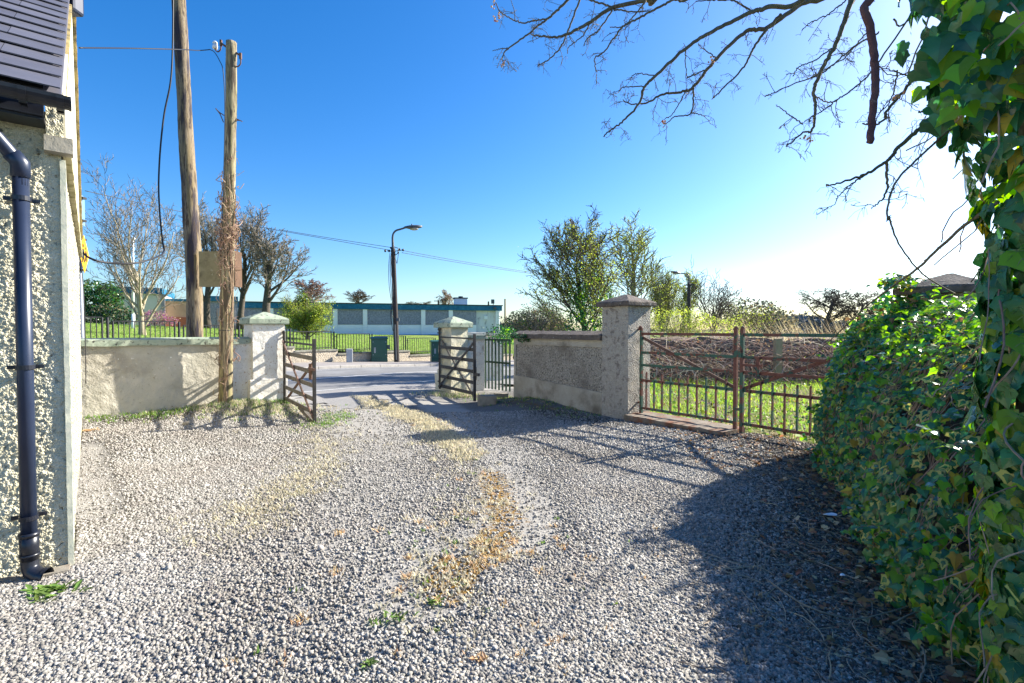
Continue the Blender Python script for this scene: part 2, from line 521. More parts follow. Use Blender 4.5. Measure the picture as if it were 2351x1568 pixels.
M['ivyrim'] = mat('ivy cream rim', [(.5, .47, .13)], rough=.45, island=.3, translucent=.35, spec=.4)
M['ivyyellow'] = mat('ivy yellowing', [(.34, .27, .035)], rough=.5, island=.45, translucent=.35)
M['ivybrown'] = mat('dead ivy leaf', [(.3, .17, .08)], rough=.7, island=.4, translucent=.25)
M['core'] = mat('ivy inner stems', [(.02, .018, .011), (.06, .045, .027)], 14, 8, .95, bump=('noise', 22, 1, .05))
M['leafbud'] = mat('young leaf', [(.25, .3, .05)], rough=.6, island=.5, translucent=.4)
M['leaflime'] = mat('lime leaf', [(.33, .4, .08)], rough=.6, island=.35, translucent=.45)
M['leafgreen'] = mat('shrub leaf', [(.11, .19, .035)], rough=.6, island=.5, translucent=.35)
M['leafdark'] = mat('evergreen leaf', [(.025, .06, .018)], rough=.6, island=.45, translucent=.2)
M['leafgold'] = mat('golden conifer leaf', [(.24, .27, .03)], rough=.6, island=.4, translucent=.3)
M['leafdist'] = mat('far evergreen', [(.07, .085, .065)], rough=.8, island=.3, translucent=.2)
M['leafhaze'] = mat('distant conifer', [(.13, .165, .2)], rough=.9, island=.2)  # blue haze of distance put into the leaf colour
M['leafpurple'] = mat('purple leaf', [(.3, .1, .24)], rough=.7, island=.4, translucent=.3)
M['leafbrown'] = mat('brown shrub', [(.29, .24, .14)], rough=.8, island=.4, translucent=.25)
M['flower'] = mat('flower bud', [(.45, .12, .05), (.7, .55, .3)], 40, 3, .7)
M['bramble'] = mat('bramble stems', [(.36, .25, .19)], rough=.85, island=.45)
M['bramblepale'] = mat('dry stems', [(.62, .52, .38)], rough=.85, island=.3)
M['bramblecore'] = mat('bramble inside', [(.13, .095, .07), (.22, .16, .115)], 9, 8, .95, bump=('noise', 15, 1, .08))
M['teal'] = mat('teal fascia', [(.01, .11, .21), (.025, .175, .3)], 2.5, 8, .7, .35, .65, stains=[((.2, .33, .38), 3.4, .6, .72)])
M['infill'] = mat('dark pebble panel', [(.17, .18, .225), (.34, .35, .42)], 8, 8, .9, .35, .65)
M['whitepaint'] = mat('white masonry paint', [(.8, .82, .83), (.86, .87, .88)], 1.5, 8, .85, stains=[((.45, .47, .5), 2.2, .62, .78)])
M['dirtywhite'] = mat('stained white render', [(.58, .6, .62), (.68, .69, .7)], 1.5, 8, .85, stains=[((.25, .26, .27), 3.2, .55, .72)], stretch=(1, 1, .35))
M['roofdark'] = mat('roof felt', [(.045, .05, .055)], rough=.9)
M['brownwall'] = mat('brown wall', [(.34, .235, .17), (.4, .28, .21)], 2, 6, .9)
M['brick'] = mat('red brick', [(.25, .08, .05), (.32, .12, .08)], 12, 6, .9)
M['creamwall'] = mat('cream far wall', [(.72, .66, .55), (.78, .72, .62)], 1, 5, .9)
M['greypanel'] = mat('grey door panel', [(.32, .28, .3), (.38, .34, .36)], 2, 6, .7)
M['cabinet'] = mat('green cabinet paint', [(.022, .085, .06), (.03, .1, .072)], 3, 6, .45, spec=.45, stains=[((.06, .12, .09), 8, .62, .76)])
M['greybox'] = mat('pale grey box', [(.45, .45, .44), (.53, .53, .52)], 5, 6, .7)
M['galv'] = mat('galvanised steel', [(.34, .37, .42), (.42, .45, .5)], 10, 6, .5, metal=.3)
M['yellow'] = mat('sign yellow', [(.85, .42, .01)], rough=.4, translucent=.0)
M['black'] = mat('sign black', [(.015, .015, .015)], rough=.5)
M['bluegrey'] = mat('sign back', [(.16, .27, .42)], rough=.4)
M['dashwall'] = mat('pebble boundary wall', [(.42, .36, .27), (.55, .48, .38)], 16, 5, .95, .35, .65, ('voronoi', 22, 1, .03), stains=[((.25, .2, .15), 8, .58, .7)])
M['darkcoping'] = mat('weathered coping', [(.2, .2, .16), (.3, .29, .24)], 8, 7, .95, bump=('noise', 20, .5, .012), stains=[((.1, .1, .07), 6, .55, .66)])
M['lamp'] = mat('lamp housing', [(.06, .07, .08)], rough=.4, spec=.5)
M['lampglass'] = mat('lamp glass', [(.4, .38, .33)], rough=.2, spec=.6)
M['postwood'] = mat('old post', [(.3, .24, .14), (.38, .31, .2)], 8, 7, .9, stretch=(4, 4, .6))
M['paper'] = mat('paper', [(.75, .8, .86)], rough=.7)
M['yellowflower'] = mat('dandelion', [(.8, .6, .02)], rough=.7)

# ------------------------------------------------------------------ ground shape
RU, RV = np.array([.632, .775]), np.array([-.775, .632])
def uv(x, y):
    return x * RU[0] + y * RU[1], x * RV[0] + y * RV[1]
def xy(u, v):
    return u * RU[0] + v * RV[0], u * RU[1] + v * RV[1]
def sst(a, b, x):
    t = np.clip((x - a) / (b - a), 0, 1)
    return t * t * (3 - 2 * t)
def zroad(u):
    u = np.asarray(u, float)
    hi = -.04 * (np.minimum(u, 45) - 13)
    lo = .08 + .012 * (11 - np.maximum(u, -12))
    s = sst(9.5, 12.5, u)
    return lo * (1 - s) + hi * s
def wall_top(u):
    return np.clip(.70 - .06 * (np.asarray(u, float) - 11.5), -.8, 1.7)
def T(x, y):
    x, y = np.asarray(x, float), np.asarray(y, float)
    u, v = uv(x, y)
    d = .015 * np.sin(x * 1.7 + y * .6) + .012 * np.sin(y * 2.1 - x * .9)
    d = d + .13 * np.exp(-((x + 5.1) ** 2 + (y - 9.3) ** 2) / .7 ** 2) - .09 * np.exp(-((x + 6.3) ** 2 + (y - 8.1) ** 2) / .8 ** 2)
    d = d + .07 * np.exp(-((x - 3.6) ** 2 + (y - 7.0) ** 2) / 1.2 ** 2) + .1 * np.exp(-((x - .4) ** 2 + (y - 10.6) ** 2) / .8 ** 2)
    near = d * (1 - sst(9.5, 10.8, v)) + zroad(u) * sst(7.0, 10.8, v)
    front = wall_top(u) - .03
    far = np.clip(1.0 - .044 * (u - 30.4), .95, 2.4)
    b = sst(20.4, 45, v)
    bank = front * (1 - b) + far * b
    return np.where(v < 20.45, near, bank)
def Tz(x, y):
    return float(T(x, y))
def on(p, dz=0.0):
    return Vector((p[0], p[1], Tz(p[0], p[1]) + dz))

def sheet(name, us, vs, zfn, m, kind_struct=True, attrs=None, keep=None):
    U, Vv = np.meshgrid(us, vs)
    X, Y = zfn[0](U, Vv)
    Z = zfn[1](X, Y)
    nu, nv = len(us), len(vs)
    verts = np.stack([X.ravel(), Y.ravel(), Z.ravel()], 1)
    i = np.arange(nu - 1)[None, :] + (np.arange(nv - 1) * nu)[:, None]
    q = np.stack([i, i + 1, i + nu + 1, i + nu], -1).reshape(-1, 4)
    if keep is not None:
        c = verts[q].mean(1)
        q = q[keep(c[:, 0], c[:, 1])]
    e1 = verts[q[0][1]] - verts[q[0][0]]
    e2 = verts[q[0][3]] - verts[q[0][0]]
    if np.cross(e1, e2)[2] < 0:
        q = q[:, ::-1]
    me = bpy.data.meshes.new(name)
    me.from_pydata(verts.tolist(), [], q.tolist())
    if attrs:
        for k, fn in attrs.items():
            a = me.attributes.new(k, 'FLOAT', 'POINT')
            a.data.foreach_set('value', fn(verts[:, 0], verts[:, 1]).astype(np.float32))
    o = link_mesh(name, me, m, smooth=True)
    return struct(o) if kind_struct else o
XYID = lambda a, b: (a, b)

# key plan points
GD = Vector((-.644, .765, 0))              # house gable runs this way
GN = Vector((.765, .644, 0))               # gable faces this way
FE = Vector((-.765, -.644, 0))             # front wall runs this way from the corner
FN = Vector((.644, -.765, 0))              # front wall faces this way
HC = Vector((-2.99, 3.35, 0))              # house corner
WD = Vector((.72, .69, 0)).normalized()    # left garden wall runs this way (towards the gate)
WN = Vector((WD.y, -WD.x, 0))              # and faces this way
LP = Vector((-5.05, 9.75, 0))              # left gate pillar, near left corner
KD = Vector((.593, -.805, 0)).normalized() # right wall and field gate run this way (towards the camera)
KN = Vector((-.805, -.593, 0)).normalized()  # and face this way
RP = Vector((2.03, 8.74, 0))               # stone pillar, near corner

def seg_dist(x, y, pts):
    best = np.full(np.shape(x), 1e9)
    for a, b in zip(pts[:-1], pts[1:]):
        ax, ay, bx, by = a[0], a[1], b[0], b[1]
        L2 = (bx - ax) ** 2 + (by - ay) ** 2
        t = np.clip(((x - ax) * (bx - ax) + (y - ay) * (by - ay)) / L2, 0, 1)
        best = np.minimum(best, np.hypot(x - ax - t * (bx - ax), y - ay - t * (by - ay)))
    return best
MID = [PZ(*p) for p in ((830, 925), (920, 950), (1000, 985), (1065, 1060), (1095, 1150), (1080, 1250), (1040, 1330), (960, 1430))]
TRK1 = [PZ(*p) for p in ((760, 900), (810, 940), (840, 1000), (860, 1100), (840, 1230), (760, 1400))]
TRK2 = [PZ(*p) for p in ((1000, 925), (1090, 990), (1180, 1060), (1210, 1150), (1190, 1230))]
SIDE = [PZ(*p) for p in ((735, 985), (740, 1050), (690, 1110), (590, 1170), (480, 1215))]
def moss_f(x, y):
    m = np.exp(-(seg_dist(x, y, [PZ(1130, 1090), PZ(1160, 1200), PZ(1120, 1270), PZ(1030, 1360)]) / .32) ** 2) * .66
    m = np.maximum(m, np.exp(-(seg_dist(x, y, [PZ(560, 1180), PZ(600, 1165)]) / .28) ** 2) * .62)
    m = np.maximum(m, np.exp(-(seg_dist(x, y, [PZ(1000, 1350), PZ(1020, 1300)]) / .2) ** 2) * .7)
    m = np.maximum(m, np.exp(-(seg_dist(x, y, [PZ(1270, 945), PZ(1180, 930)]) / .3) ** 2) * .55)
    return np.maximum(m, np.exp(-(seg_dist(x, y, MID[:5]) / .25) ** 2) * .5)
def comp_f(x, y):
    c = np.exp(-(seg_dist(x, y, TRK1) / .95) ** 4) * .93
    c = np.maximum(c, np.exp(-(seg_dist(x, y, TRK2) / .55) ** 4) * .9)
    c = np.maximum(c, np.exp(-(seg_dist(x, y, [PZ(190, 1040), PZ(200, 1120), PZ(215, 1180)]) / .3) ** 2) * .8)
    u, v = uv(x, y)
    return np.maximum(c, sst(7.4, 8.8, v) * np.where(u < 5.2, .3, 1.0))
def earth_shade_f(x, y):
    e = np.exp(-(seg_dist(x, y, [(3.9, 6.4), (3.4, 5.3), (2.6, 3.6), (2.2, 2.6), (2.4, 1.0)]) / .85) ** 2) * .85  # soil along the ivy, spread wider so its shade is painted in
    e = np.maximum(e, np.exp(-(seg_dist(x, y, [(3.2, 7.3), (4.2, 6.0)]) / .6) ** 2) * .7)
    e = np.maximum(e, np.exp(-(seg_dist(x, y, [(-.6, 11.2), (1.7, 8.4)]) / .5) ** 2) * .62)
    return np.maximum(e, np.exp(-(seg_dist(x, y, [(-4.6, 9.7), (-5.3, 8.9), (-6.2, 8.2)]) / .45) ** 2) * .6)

def gline(lo, hi, st, far, nfar):
    a = np.arange(lo, hi, st)
    return np.concatenate([lo - np.geomspace(st, far, nfar)[::-1], a, hi + np.geomspace(st, far, nfar)])
def base_z(x, y):
    u, v = uv(x, y)
    r = np.hypot(x, y - 20)
    return T(x, y) - .05 - .25 * ((v > 10.6) & (v < 20.6)) - .0 * r
sheet('ground', gline(-40, 40, 1.0, 1500, 16), gline(-10, 70, 1.0, 1500, 16), (XYID, base_z), M['soil'])
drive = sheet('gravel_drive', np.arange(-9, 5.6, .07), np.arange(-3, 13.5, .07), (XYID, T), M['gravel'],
              attrs={'moss': moss_f, 'compact': comp_f, 'earth': earth_shade_f}, keep=lambda x, y: (uv(x, y)[1] < 9.6) | ((uv(x, y)[0] < 6.5) & (uv(x, y)[1] < 10.84)))
def apron_keep(x, y):
    u, v = uv(x, y)
    j = .25 * np.sin(u * 3.1) + .18 * np.sin(u * 7.3 + v * 2) + .1 * np.sin(u * 15 + v * 9)
    return (v > 8.75 + j) & (u > 5.2 + .25 * np.sin(v * 5) + .12 * np.sin(v * 17))
sheet('worn_apron', np.arange(4.5, 22, .08), np.append(np.arange(8.1, 10.8, .08), 10.86), (xy, lambda x, y: T(x, y) + .006 + .010 * sst(8.4, 9.4, uv(x, y)[1])), M['apron'], keep=apron_keep)
RUs = np.concatenate([np.arange(-60, 40, .5), np.arange(40, 160, 4)])
zr = lambda dz: (xy, lambda x, y: zroad(uv(x, y)[0]) + dz)
sheet('road', RUs, np.linspace(10.8, 17.42, 8), zr(.012), M['asphalt'])
for nm, v0, v1 in (('road_marking', 10.95, 11.01), ('road_marking', 13.86, 13.97), ('road_marking', 16.94, 17.0)):
    sheet(nm, RUs, np.array([v0, v1]), zr(.017), M['roadpaint'])
# kerb stones with joints, and the pavement behind them
kb = MB()
for u0 in np.arange(-14, 45, .92):
    a, b = xy(u0, 17.42), xy(u0 + .905, 17.42)
    za, zb = float(zroad(u0)), float(zroad(u0 + .905))
    p0, p1 = Vector((a[0], a[1], za - .1)), Vector((b[0], b[1], zb - .1))
    kb.obox(p0, p1 - p0, Vector((RV[0], RV[1], 0)) * .13, V(0, 0, .1 + .115))
struct(bevel(kb.build('kerb', M['kerb']), .012))
sheet('pavement', RUs, np.linspace(17.55, 20.5, 5), zr(.112), M['pavement'])
sheet('grass_bank', np.concatenate([np.arange(-30, 60, .8), np.arange(60, 160, 6)]), np.concatenate([np.arange(20.52, 50, .6), np.arange(50, 140, 5)]),
      (xy, T), M['lawn'])
sheet('field', np.concatenate([np.arange(1.5, 30, .25), np.arange(30, 130, 3)]), np.concatenate([np.arange(2, 18, .25), np.arange(18, 200, 5)]),
      (XYID, lambda x, y: T(x, y) + .006 + .03 * np.sin(x * 2.3) * np.sin(y * 1.9) * sst(.3, 1.5, (x - 2.25) * .805 + (y - 8.9) * .593)), M['fieldgrass'],
      keep=lambda x, y: ((x - 2.25) * .805 + (y - 8.9) * .593 > .15) & (uv(x, y)[1] < 9.8))

# ------------------------------------------------------------------ loose stones on the drive
def in_view(x, y):
    return (np.abs(x) < 1.05 * y + .3)
def drive_ok(x, y):
    ins_house = ((x - HC.x) * GN.x + (y - HC.y) * GN.y < .02) & ((x - HC.x) * FN.x + (y - HC.y) * FN.y < .02)
    bey_wall = ((x - LP.x) * WN.x + (y - LP.y) * WN.y < .0)
    bey_gate = ((x - RP.x) * KN.x + (y - RP.y) * KN.y < np.where(y < 7.4, -.5, .12))
    return ~ins_house & ~bey_wall & ~bey_gate & (y > 1.6) & in_view(x, y)
cube_v = [(-1, -1, -1), (1, -1, -1), (1, 1, -1), (-1, 1, -1), (-1, -1, 1), (1, -1, 1), (1, 1, 1), (-1, 1, 1)]
cube_f = [(0, 3, 2, 1), (4, 5, 6, 7), (0, 1, 5, 4), (1, 2, 6, 5), (2, 3, 7, 6), (3, 0, 4, 7)]
def rand_rot(N):
    q = rng.normal(size=(N, 4))
    q /= np.linalg.norm(q, axis=1, keepdims=True)
    a, b, c, d = q.T
    return np.stack([np.stack([1 - 2 * (c * c + d * d), 2 * (b * c - a * d), 2 * (b * d + a * c)], -1),
                     np.stack([2 * (b * c + a * d), 1 - 2 * (b * b + d * d), 2 * (c * d - a * b)], -1),
                     np.stack([2 * (b * d - a * c), 2 * (c * d + a * b), 1 - 2 * (b * b + c * c)], -1)], 1)
def stones(name, n, ymin, ymax, rlo, rhi, m, prob, lift=.3, xlo=-8, xhi=5.5):
    x = rng.uniform(xlo, xhi, n)
    y = rng.uniform(ymin, ymax, n)
    k = drive_ok(x, y)
    x, y = x[k], y[k]
    k = rng.uniform(size=len(x)) < prob(x, y)
    x, y = x[k], y[k]
    N = len(x)
    r = rlo + (rhi - rlo) * rng.uniform(size=N) ** 1.7
    sc = r[:, None] * rng.uniform(.55, 1.15, (N, 3))
    R3 = rand_rot(N) * sc[:, None, :]
    z = T(x, y) + r * rng.uniform(-.15, lift * 2, N)
    off = (rng.uniform(size=N) < np.clip(earth_shade_f(x, y) * 1.25 - .12, 0, .93)).astype(int)  # picks soiled stones, and dark ones standing in for ivy shade
    return scatter(name, cube_v, cube_f, [0] * 6, R3, np.stack([x, y, z], 1), [m, M['dirtshadestone']], mioff=off, jitter=.38)
def bare_f(x, y):
    return np.exp(-(seg_dist(x, y, [PZ(190, 1040), PZ(215, 1170)]) / .3) ** 2)
coarse = lambda x, y: np.clip(1.02 - .35 * earth_shade_f(x, y) - 1.0 * comp_f(x, y) - .8 * moss_f(x, y) - .9 * bare_f(x, y), .03, 1)
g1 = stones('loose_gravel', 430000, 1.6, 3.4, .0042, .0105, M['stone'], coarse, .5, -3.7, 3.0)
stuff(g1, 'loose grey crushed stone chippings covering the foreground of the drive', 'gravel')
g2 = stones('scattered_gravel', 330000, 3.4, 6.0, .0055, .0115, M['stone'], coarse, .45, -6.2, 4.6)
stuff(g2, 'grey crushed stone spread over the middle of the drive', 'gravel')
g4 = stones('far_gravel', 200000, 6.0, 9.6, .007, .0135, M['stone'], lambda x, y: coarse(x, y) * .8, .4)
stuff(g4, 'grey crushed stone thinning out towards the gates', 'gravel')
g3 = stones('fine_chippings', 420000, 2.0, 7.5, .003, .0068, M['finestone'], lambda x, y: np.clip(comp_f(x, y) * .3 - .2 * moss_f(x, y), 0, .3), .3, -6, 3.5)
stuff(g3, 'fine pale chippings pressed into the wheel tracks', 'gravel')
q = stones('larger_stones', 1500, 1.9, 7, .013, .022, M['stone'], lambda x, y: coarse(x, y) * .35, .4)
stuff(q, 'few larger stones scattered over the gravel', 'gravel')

# ------------------------------------------------------------------ house on the left
house = empty('house', HC, 'cream pebbledashed house corner with slate roof, dark gutter and navy downpipe', 'house')
EAVE = 3.02
def dash(q):
    f = noise.voronoi(q * 72)[0][0]
    g = noise.voronoi(q * 40 + V(3, 1, 2))[0][0]
    return (1 - min(f * 1.5, 1.0)) * .008 + (1 - min(g * 1.5, 1.0)) * .007 + noise.noise(q * 20) * .004
hb = MB()
hb.grid(HC + FE * .6, -FE * .6, V(0, 0, EAVE), .0065, 0, 1, 0, lambda q: q + FN * dash(q))
hb.obox(HC + FE * 6 + V(0, 0, -.1), -FE * 5.4, -FN * .3, V(0, 0, EAVE + .1))
hb.build('front_wall', M['dash'], house, True)
hb = MB()
hb.grid(HC, GD * 6.1, V(0, 0, EAVE), .02, 0, 1, 0, lambda q: q + GN * dash(q * .8) * 1.2)
hb.obox(HC + V(0, 0, -.1) - GN * .3, GD * 6.1, GN * .27, V(0, 0, EAVE + .1))
hb.build('gable_wall', M['dashgable'], house, True)
hb = MB()
hb.gbox(HC + V(0, 0, -.02) + FN * .018 + GN * .022, FE * .03, GD * .04, V(0, 0, EAVE - .28), .03, .003, 9)
hb.build('corner_strip', M['palegreen'], house)
PT = math.tan(R(35))
apex = HC + GD * 3.05 + V(0, 0, EAVE + 3.05 * PT)
hb = MB()                                                     # cream gable triangle, a little proud of the wall
hb.prism([HC + V(0, 0, EAVE - .17) - GD * .02 + GN * .004, HC + GD * 6.15 + V(0, 0, EAVE - .17) + GN * .004, HC + GD * 6.15 + V(0, 0, EAVE + .05) + GN * .004,
          apex + V(0, 0, .05) + GN * .004, HC - GD * .05 + V(0, 0, EAVE + .1) + GN * .004], GN * .022)
hb.build('gable_panel', M['creampanel'], house)
hb = MB()
hb.gbox(HC + V(0, 0, EAVE - .27) + GD * .02, GD * 6.15, GN * .05, V(0, 0, .10), .1, .005, 5)
hb.build('string_course', M['mossband'], house)
hb = MB()
hb.gbox(HC + V(0, 0, EAVE - .27) - GD * .09 - GN * .08, GD * .105, GN * .14, V(0, 0, .10), .05, .003, 5)
bevel(hb.build('corbel', M['cement'], house), .008)
hb = MB()
hb.grid(HC + V(0, 0, EAVE - .17) - GD * .055 - GN * .07, GN * .085, V(0, 0, .3), .011, 0, 1, 0, lambda q: q + FN * dash(q))
hb.obox(HC + V(0, 0, EAVE - .17) - GD * .05 - GN * .068, GD * .08, GN * .08, V(0, 0, .3))
hb.build('kneeler', M['dash'], house, True)
# roof slope: lapped slates laid in courses
UPS = (GD * math.cos(R(35)) + V(0, 0, math.sin(R(35)))).normalized()
RNrm = (V(0, 0, 1) - UPS * UPS.z).normalized()
E0 = HC - GD * .26 + V(0, 0, EAVE + .06) + GN * .012
rf = MB()
rf.obox(E0 - RNrm * .06 - UPS * .0, FE * 5.5, UPS * 3.85, RNrm * .045)
for j in range(14):
    off = (.0 if j % 2 else .3)
    s0 = -.0
    k = 0
    while s0 < 3.0:
        wd = (.6 - off if k == 0 and off else .6)
        tilt = RNrm * (.022 + rnd.uniform(-.002, .003))
        o = E0 + FE * (s0 + .002) + UPS * (j * .275 - .03) + RNrm * .003
        rf.obox(o + tilt, FE * (wd - .004), UPS * .30 - RNrm * .017, RNrm * .008)
        s0 += wd
        k += 1
roof = rf.build('roof', M['slate'], house)
rb = MB()
rb.prism([apex + V(0, 0, .1) - GD * .14 + GN * .04, apex + V(0, 0, .24) + GN * .04, apex + V(0, 0, .1) + GD * .14 + GN * .04], FE * 5)
rb.build('ridge', M['bluepvc'], roof)
vg = MB()
for sgn in (1, -1):
    dd = (GD * math.cos(R(35)) + V(0, 0, -math.sin(R(35)))) if sgn == 1 else (-GD * math.cos(R(35)) + V(0, 0, -math.sin(R(35))))
    for k in range(11):
        vg.gbox(apex + V(0, 0, .06) + dd * (k * .345) + GN * (.015 if sgn == 1 else -.02), dd * .338, GN * (.045 if sgn == 1 else .05), V(0, 0, .045), .06, .005, 6)
vg.build('verge', M['verge'], roof)
ec = MB()
ec.box(apex + GN * .03 + V(0, 0, .1), (.16, .16, .24))
bevel(ec.build('ridge_end_cap', M['bluepvc'], roof), .03)
sf = MB()
sf.obox(HC - GD * .22 + V(0, 0, EAVE - .1) - GN * .07, FE * 5, GD * .025, V(0, 0, .2))
sf.obox(HC - GD * .2 + V(0, 0, EAVE - .115) - GN * .07, FE * 5, GD * .22, V(0, 0, .02))
sf.build('soffit', M['blackpvc'], house)
# gutter
gt = MB()
g0 = E0 - UPS * .035 - GD * .06 + GN * .05 - V(0, 0, .05)
prof = [(math.cos(a), -math.sin(a)) for a in np.linspace(0, math.pi, 11)]
def gut(o, ln, r, th=.006, mb=gt):
    vs, n = [], len(prof)
    for q in (o, o + FE * ln):
        for rr in (r, r - th):
            vs += [q - GD * (c * rr) + V(0, 0, s * rr) for c, s in prof]
    fs = []
    for i in range(n - 1):
        fs += [(i, i + 1, 2 * n + i + 1, 2 * n + i), (n + i, 3 * n + i, 3 * n + i + 1, n + i + 1), (i, n + i, n + i + 1, i + 1),
               (2 * n + i, 2 * n + i + 1, 3 * n + i + 1, 3 * n + i)]
    fs += [(0, 2 * n, 3 * n, n), (n - 1, 2 * n - 1, 4 * n - 1, 3 * n - 1)]
    mb.add(vs, fs)
gut(g0, 5, .062)
gt.prism([g0 - GD * (c * .066) + V(0, 0, s * .066) for c, s in prof], FE * .012)
gutter = gt.build('gutter', M['blackpvc'], house)
for d0 in (.035, .2, .42):
    b = MB()
    gut(g0 + FE * d0, .035, .072, .012, b)
    b.obox(g0 + FE * d0 + GD * .06 - V(0, 0, .07), FE * .035, GD * .03, V(0, 0, .1))
    b.build('gutter_bracket', M['blackpvc'], gutter)
# downpipe
dp = HC + FE * .19 + FN * .085
pipe = MB()
pipe.tube([dp + V(0, 0, .1), dp + V(0, 0, 2.57)], .041, 20)
swan = [dp + V(0, 0, 2.5), dp + V(0, 0, 2.62), dp + FE * .05 + FN * .02 + V(0, 0, 2.7), dp + FE * .2 + FN * .1 + V(0, 0, 2.9), dp + FE * .26 + FN * .13 + V(0, 0, 2.97), dp + FE * .27 + FN * .13 + V(0, 0, 3.04)]
pipe.tube(swan, .041, 16)
pipe.tube([dp + V(0, 0, 2.55), dp + V(0, 0, 2.64), dp + FE * .04 + FN * .016 + V(0, 0, 2.69)], .049, 18)
downpipe = pipe.build('downpipe', M['bluepvc'], house, True)
for hz in (.40, 1.36, 2.42):
    b = MB()
    b.tube([dp + V(0, 0, hz - .014), dp + V(0, 0, hz + .014)], .048, 20)
    b.obox(dp - FE * .085 - FN * .055 + V(0, 0, hz - .012), FE * .17, FN * .018, V(0, 0, .024))
    for sg in (-1, 1):
        b.tube([dp + FE * .072 * sg - FN * .06 + V(0, 0, hz), dp + FE * .072 * sg - FN * .03 + V(0, 0, hz)], .008, 8)
    b.build('pipe_clip', M['blackpvc'], downpipe)
b = MB()
b.tube([dp + V(0, 0, .30), dp + V(0, 0, .13)], .048, 20)
b.tube([dp + V(0, 0, .305), dp + V(0, 0, .28)], .052, 20)
b.tube([dp + V(0, 0, .17), dp + V(0, 0, .155)], .052, 20)
el = [dp + V(0, 0, .15), dp + V(0, 0, .09), dp + GN * .012 + FN * .014 + V(0, 0, .055), dp + GN * .045 + FN * .045 + V(0, 0, .03), dp + GN * .085 + FN * .07 + V(0, 0, .022)]
b.tube(el, [.046, .046, .047, .049, .052], 18, cap=False)
rim = el[-1]
b.tube([rim - (GN * .04 + FN * .025) * .3, rim], .057, 18, cap=False)
b.build('pipe_shoe', M['blackpvc'], downpipe, True)
st = MB()
st.gbox(HC + FE * 2 + V(0, 0, -.02) + FN * .01, -FE * 2.0, FN * .12, V(0, 0, .045), .07, .012, 6)
st.build('plinth', M['concrete'], house)

# ------------------------------------------------------------------ left garden wall and gate pillars
wall_o = LP - WN * .12
WL = 2.85
lw = empty('garden_wall', wall_o - WD * WL, 'rough cream rendered garden wall with green coping between house and gate pillar', 'wall')
b = MB()
def rend(q):
    return q + WN * (noise.noise(q * 2.2) * .018 + abs(noise.noise(q * 7)) * .014 + noise.noise(q * 19) * .004)
b.grid(wall_o - WD * WL + V(0, 0, -.25), WD * (WL - .42), V(0, 0, 1.60), .03, 0, 1, 0, rend)
b.obox(wall_o - WD * WL + V(0, 0, -.25) - WN * .22, WD * WL, WN * .19, V(0, 0, 1.6))
b.build('wall_face', M['render'], lw, True)
b = MB()
b.grid(wall_o - WD * .42 + V(0, 0, -.25) + WN * .01, WD * .44, V(0, 0, 1.60), .03, 0, 1, 0, rend)
b.build('whitewashed_end', M['whitewash'], lw, True)
b = MB()
b.gbox(wall_o - WD * WL + V(0, 0, 1.32) + WN * .055, WD * (WL - .01), -WN * .33, V(0, 0, .10), .05, .012, 4)
b.prism([wall_o - WD * WL + V(0, 0, 1.419) + WN * .05, wall_o - WD * WL + V(0, 0, 1.455) - WN * .1, wall_o - WD * WL + V(0, 0, 1.419) - WN * .26], WD * (WL - .02))
b.build('coping', M['lichencap'], lw)

def pillar_cap(o, a, b, aw, bw, z, th, peak, m, parent, over=.07, name='cap'):
    mb = MB()
    p = o - a * over - b * over + V(0, 0, z)
    A, B = a * (aw + 2 * over), b * (bw + 2 * over)
    n = 9
    vs, fs = [], []
    def ring(f, zz, jit):
        ps = []
        for (s, e) in (((0, 0), (1, 0)), ((1, 0), (1, 1)), ((1, 1), (0, 1)), ((0, 1), (0, 0))):
            for k in range(n):
                t = k / n
                x, y = s[0] + (e[0] - s[0]) * t, s[1] + (e[1] - s[1]) * t
                x, y = .5 + (x - .5) * f, .5 + (y - .5) * f
                q = p + A * x + B * y + V(0, 0, zz)
                ps.append(q + noise.noise_vector(q * 7) * jit)
        return ps
    rings = [ring(.9, 0, .004), ring(.985, .004, .006), ring(1.0, .02, .008), ring(1.0, th - .018, .009), ring(.97, th, .009), ring(.66, th + peak * .37, .008), ring(.33, th + peak * .72, .006), ring(.06, th + peak, .003)]
    for r_ in rings:
        vs += r_
    c = 4 * n
    for i in range(len(rings) - 1):
        for k in range(c):
            fs.append((i * c + k, i * c + (k + 1) % c, (i + 1) * c + (k + 1) % c, (i + 1) * c + k))
    fs.append(list(range(c))[::-1])
    fs.append([(len(rings) - 1) * c + k for k in range(c)])
    if A.cross(B).z < 0:
        fs = [f[::-1] for f in fs]
    return mb.add(vs, fs).build(name, m, parent)

lp = empty('gate_pillar', LP + WD * .31, 'white rendered gate pillar with green peaked cap, striped by the open gate shadow', 'gate pillar', 'rendered pillars either side of the drive entrance')
b = MB()
b.gbox(LP + V(0, 0, -.1), WD * .6, -WN * .55, V(0, 0, 1.80), .035, .011, 4)
b.build('shaft', M['whitewash'], lp, True)
b = MB()
b.gbox(LP + V(0, 0, -.1) - WD * .07 + WN * .06, WD * .70, -WN * .6, V(0, 0, .72), .035, .016, 5)
b.build('plinth', M['whitewash'], lp, True)
pillar_cap(LP, WD, -WN, .6, .55, 1.70, .12, .13, M['lichencap'], lp)

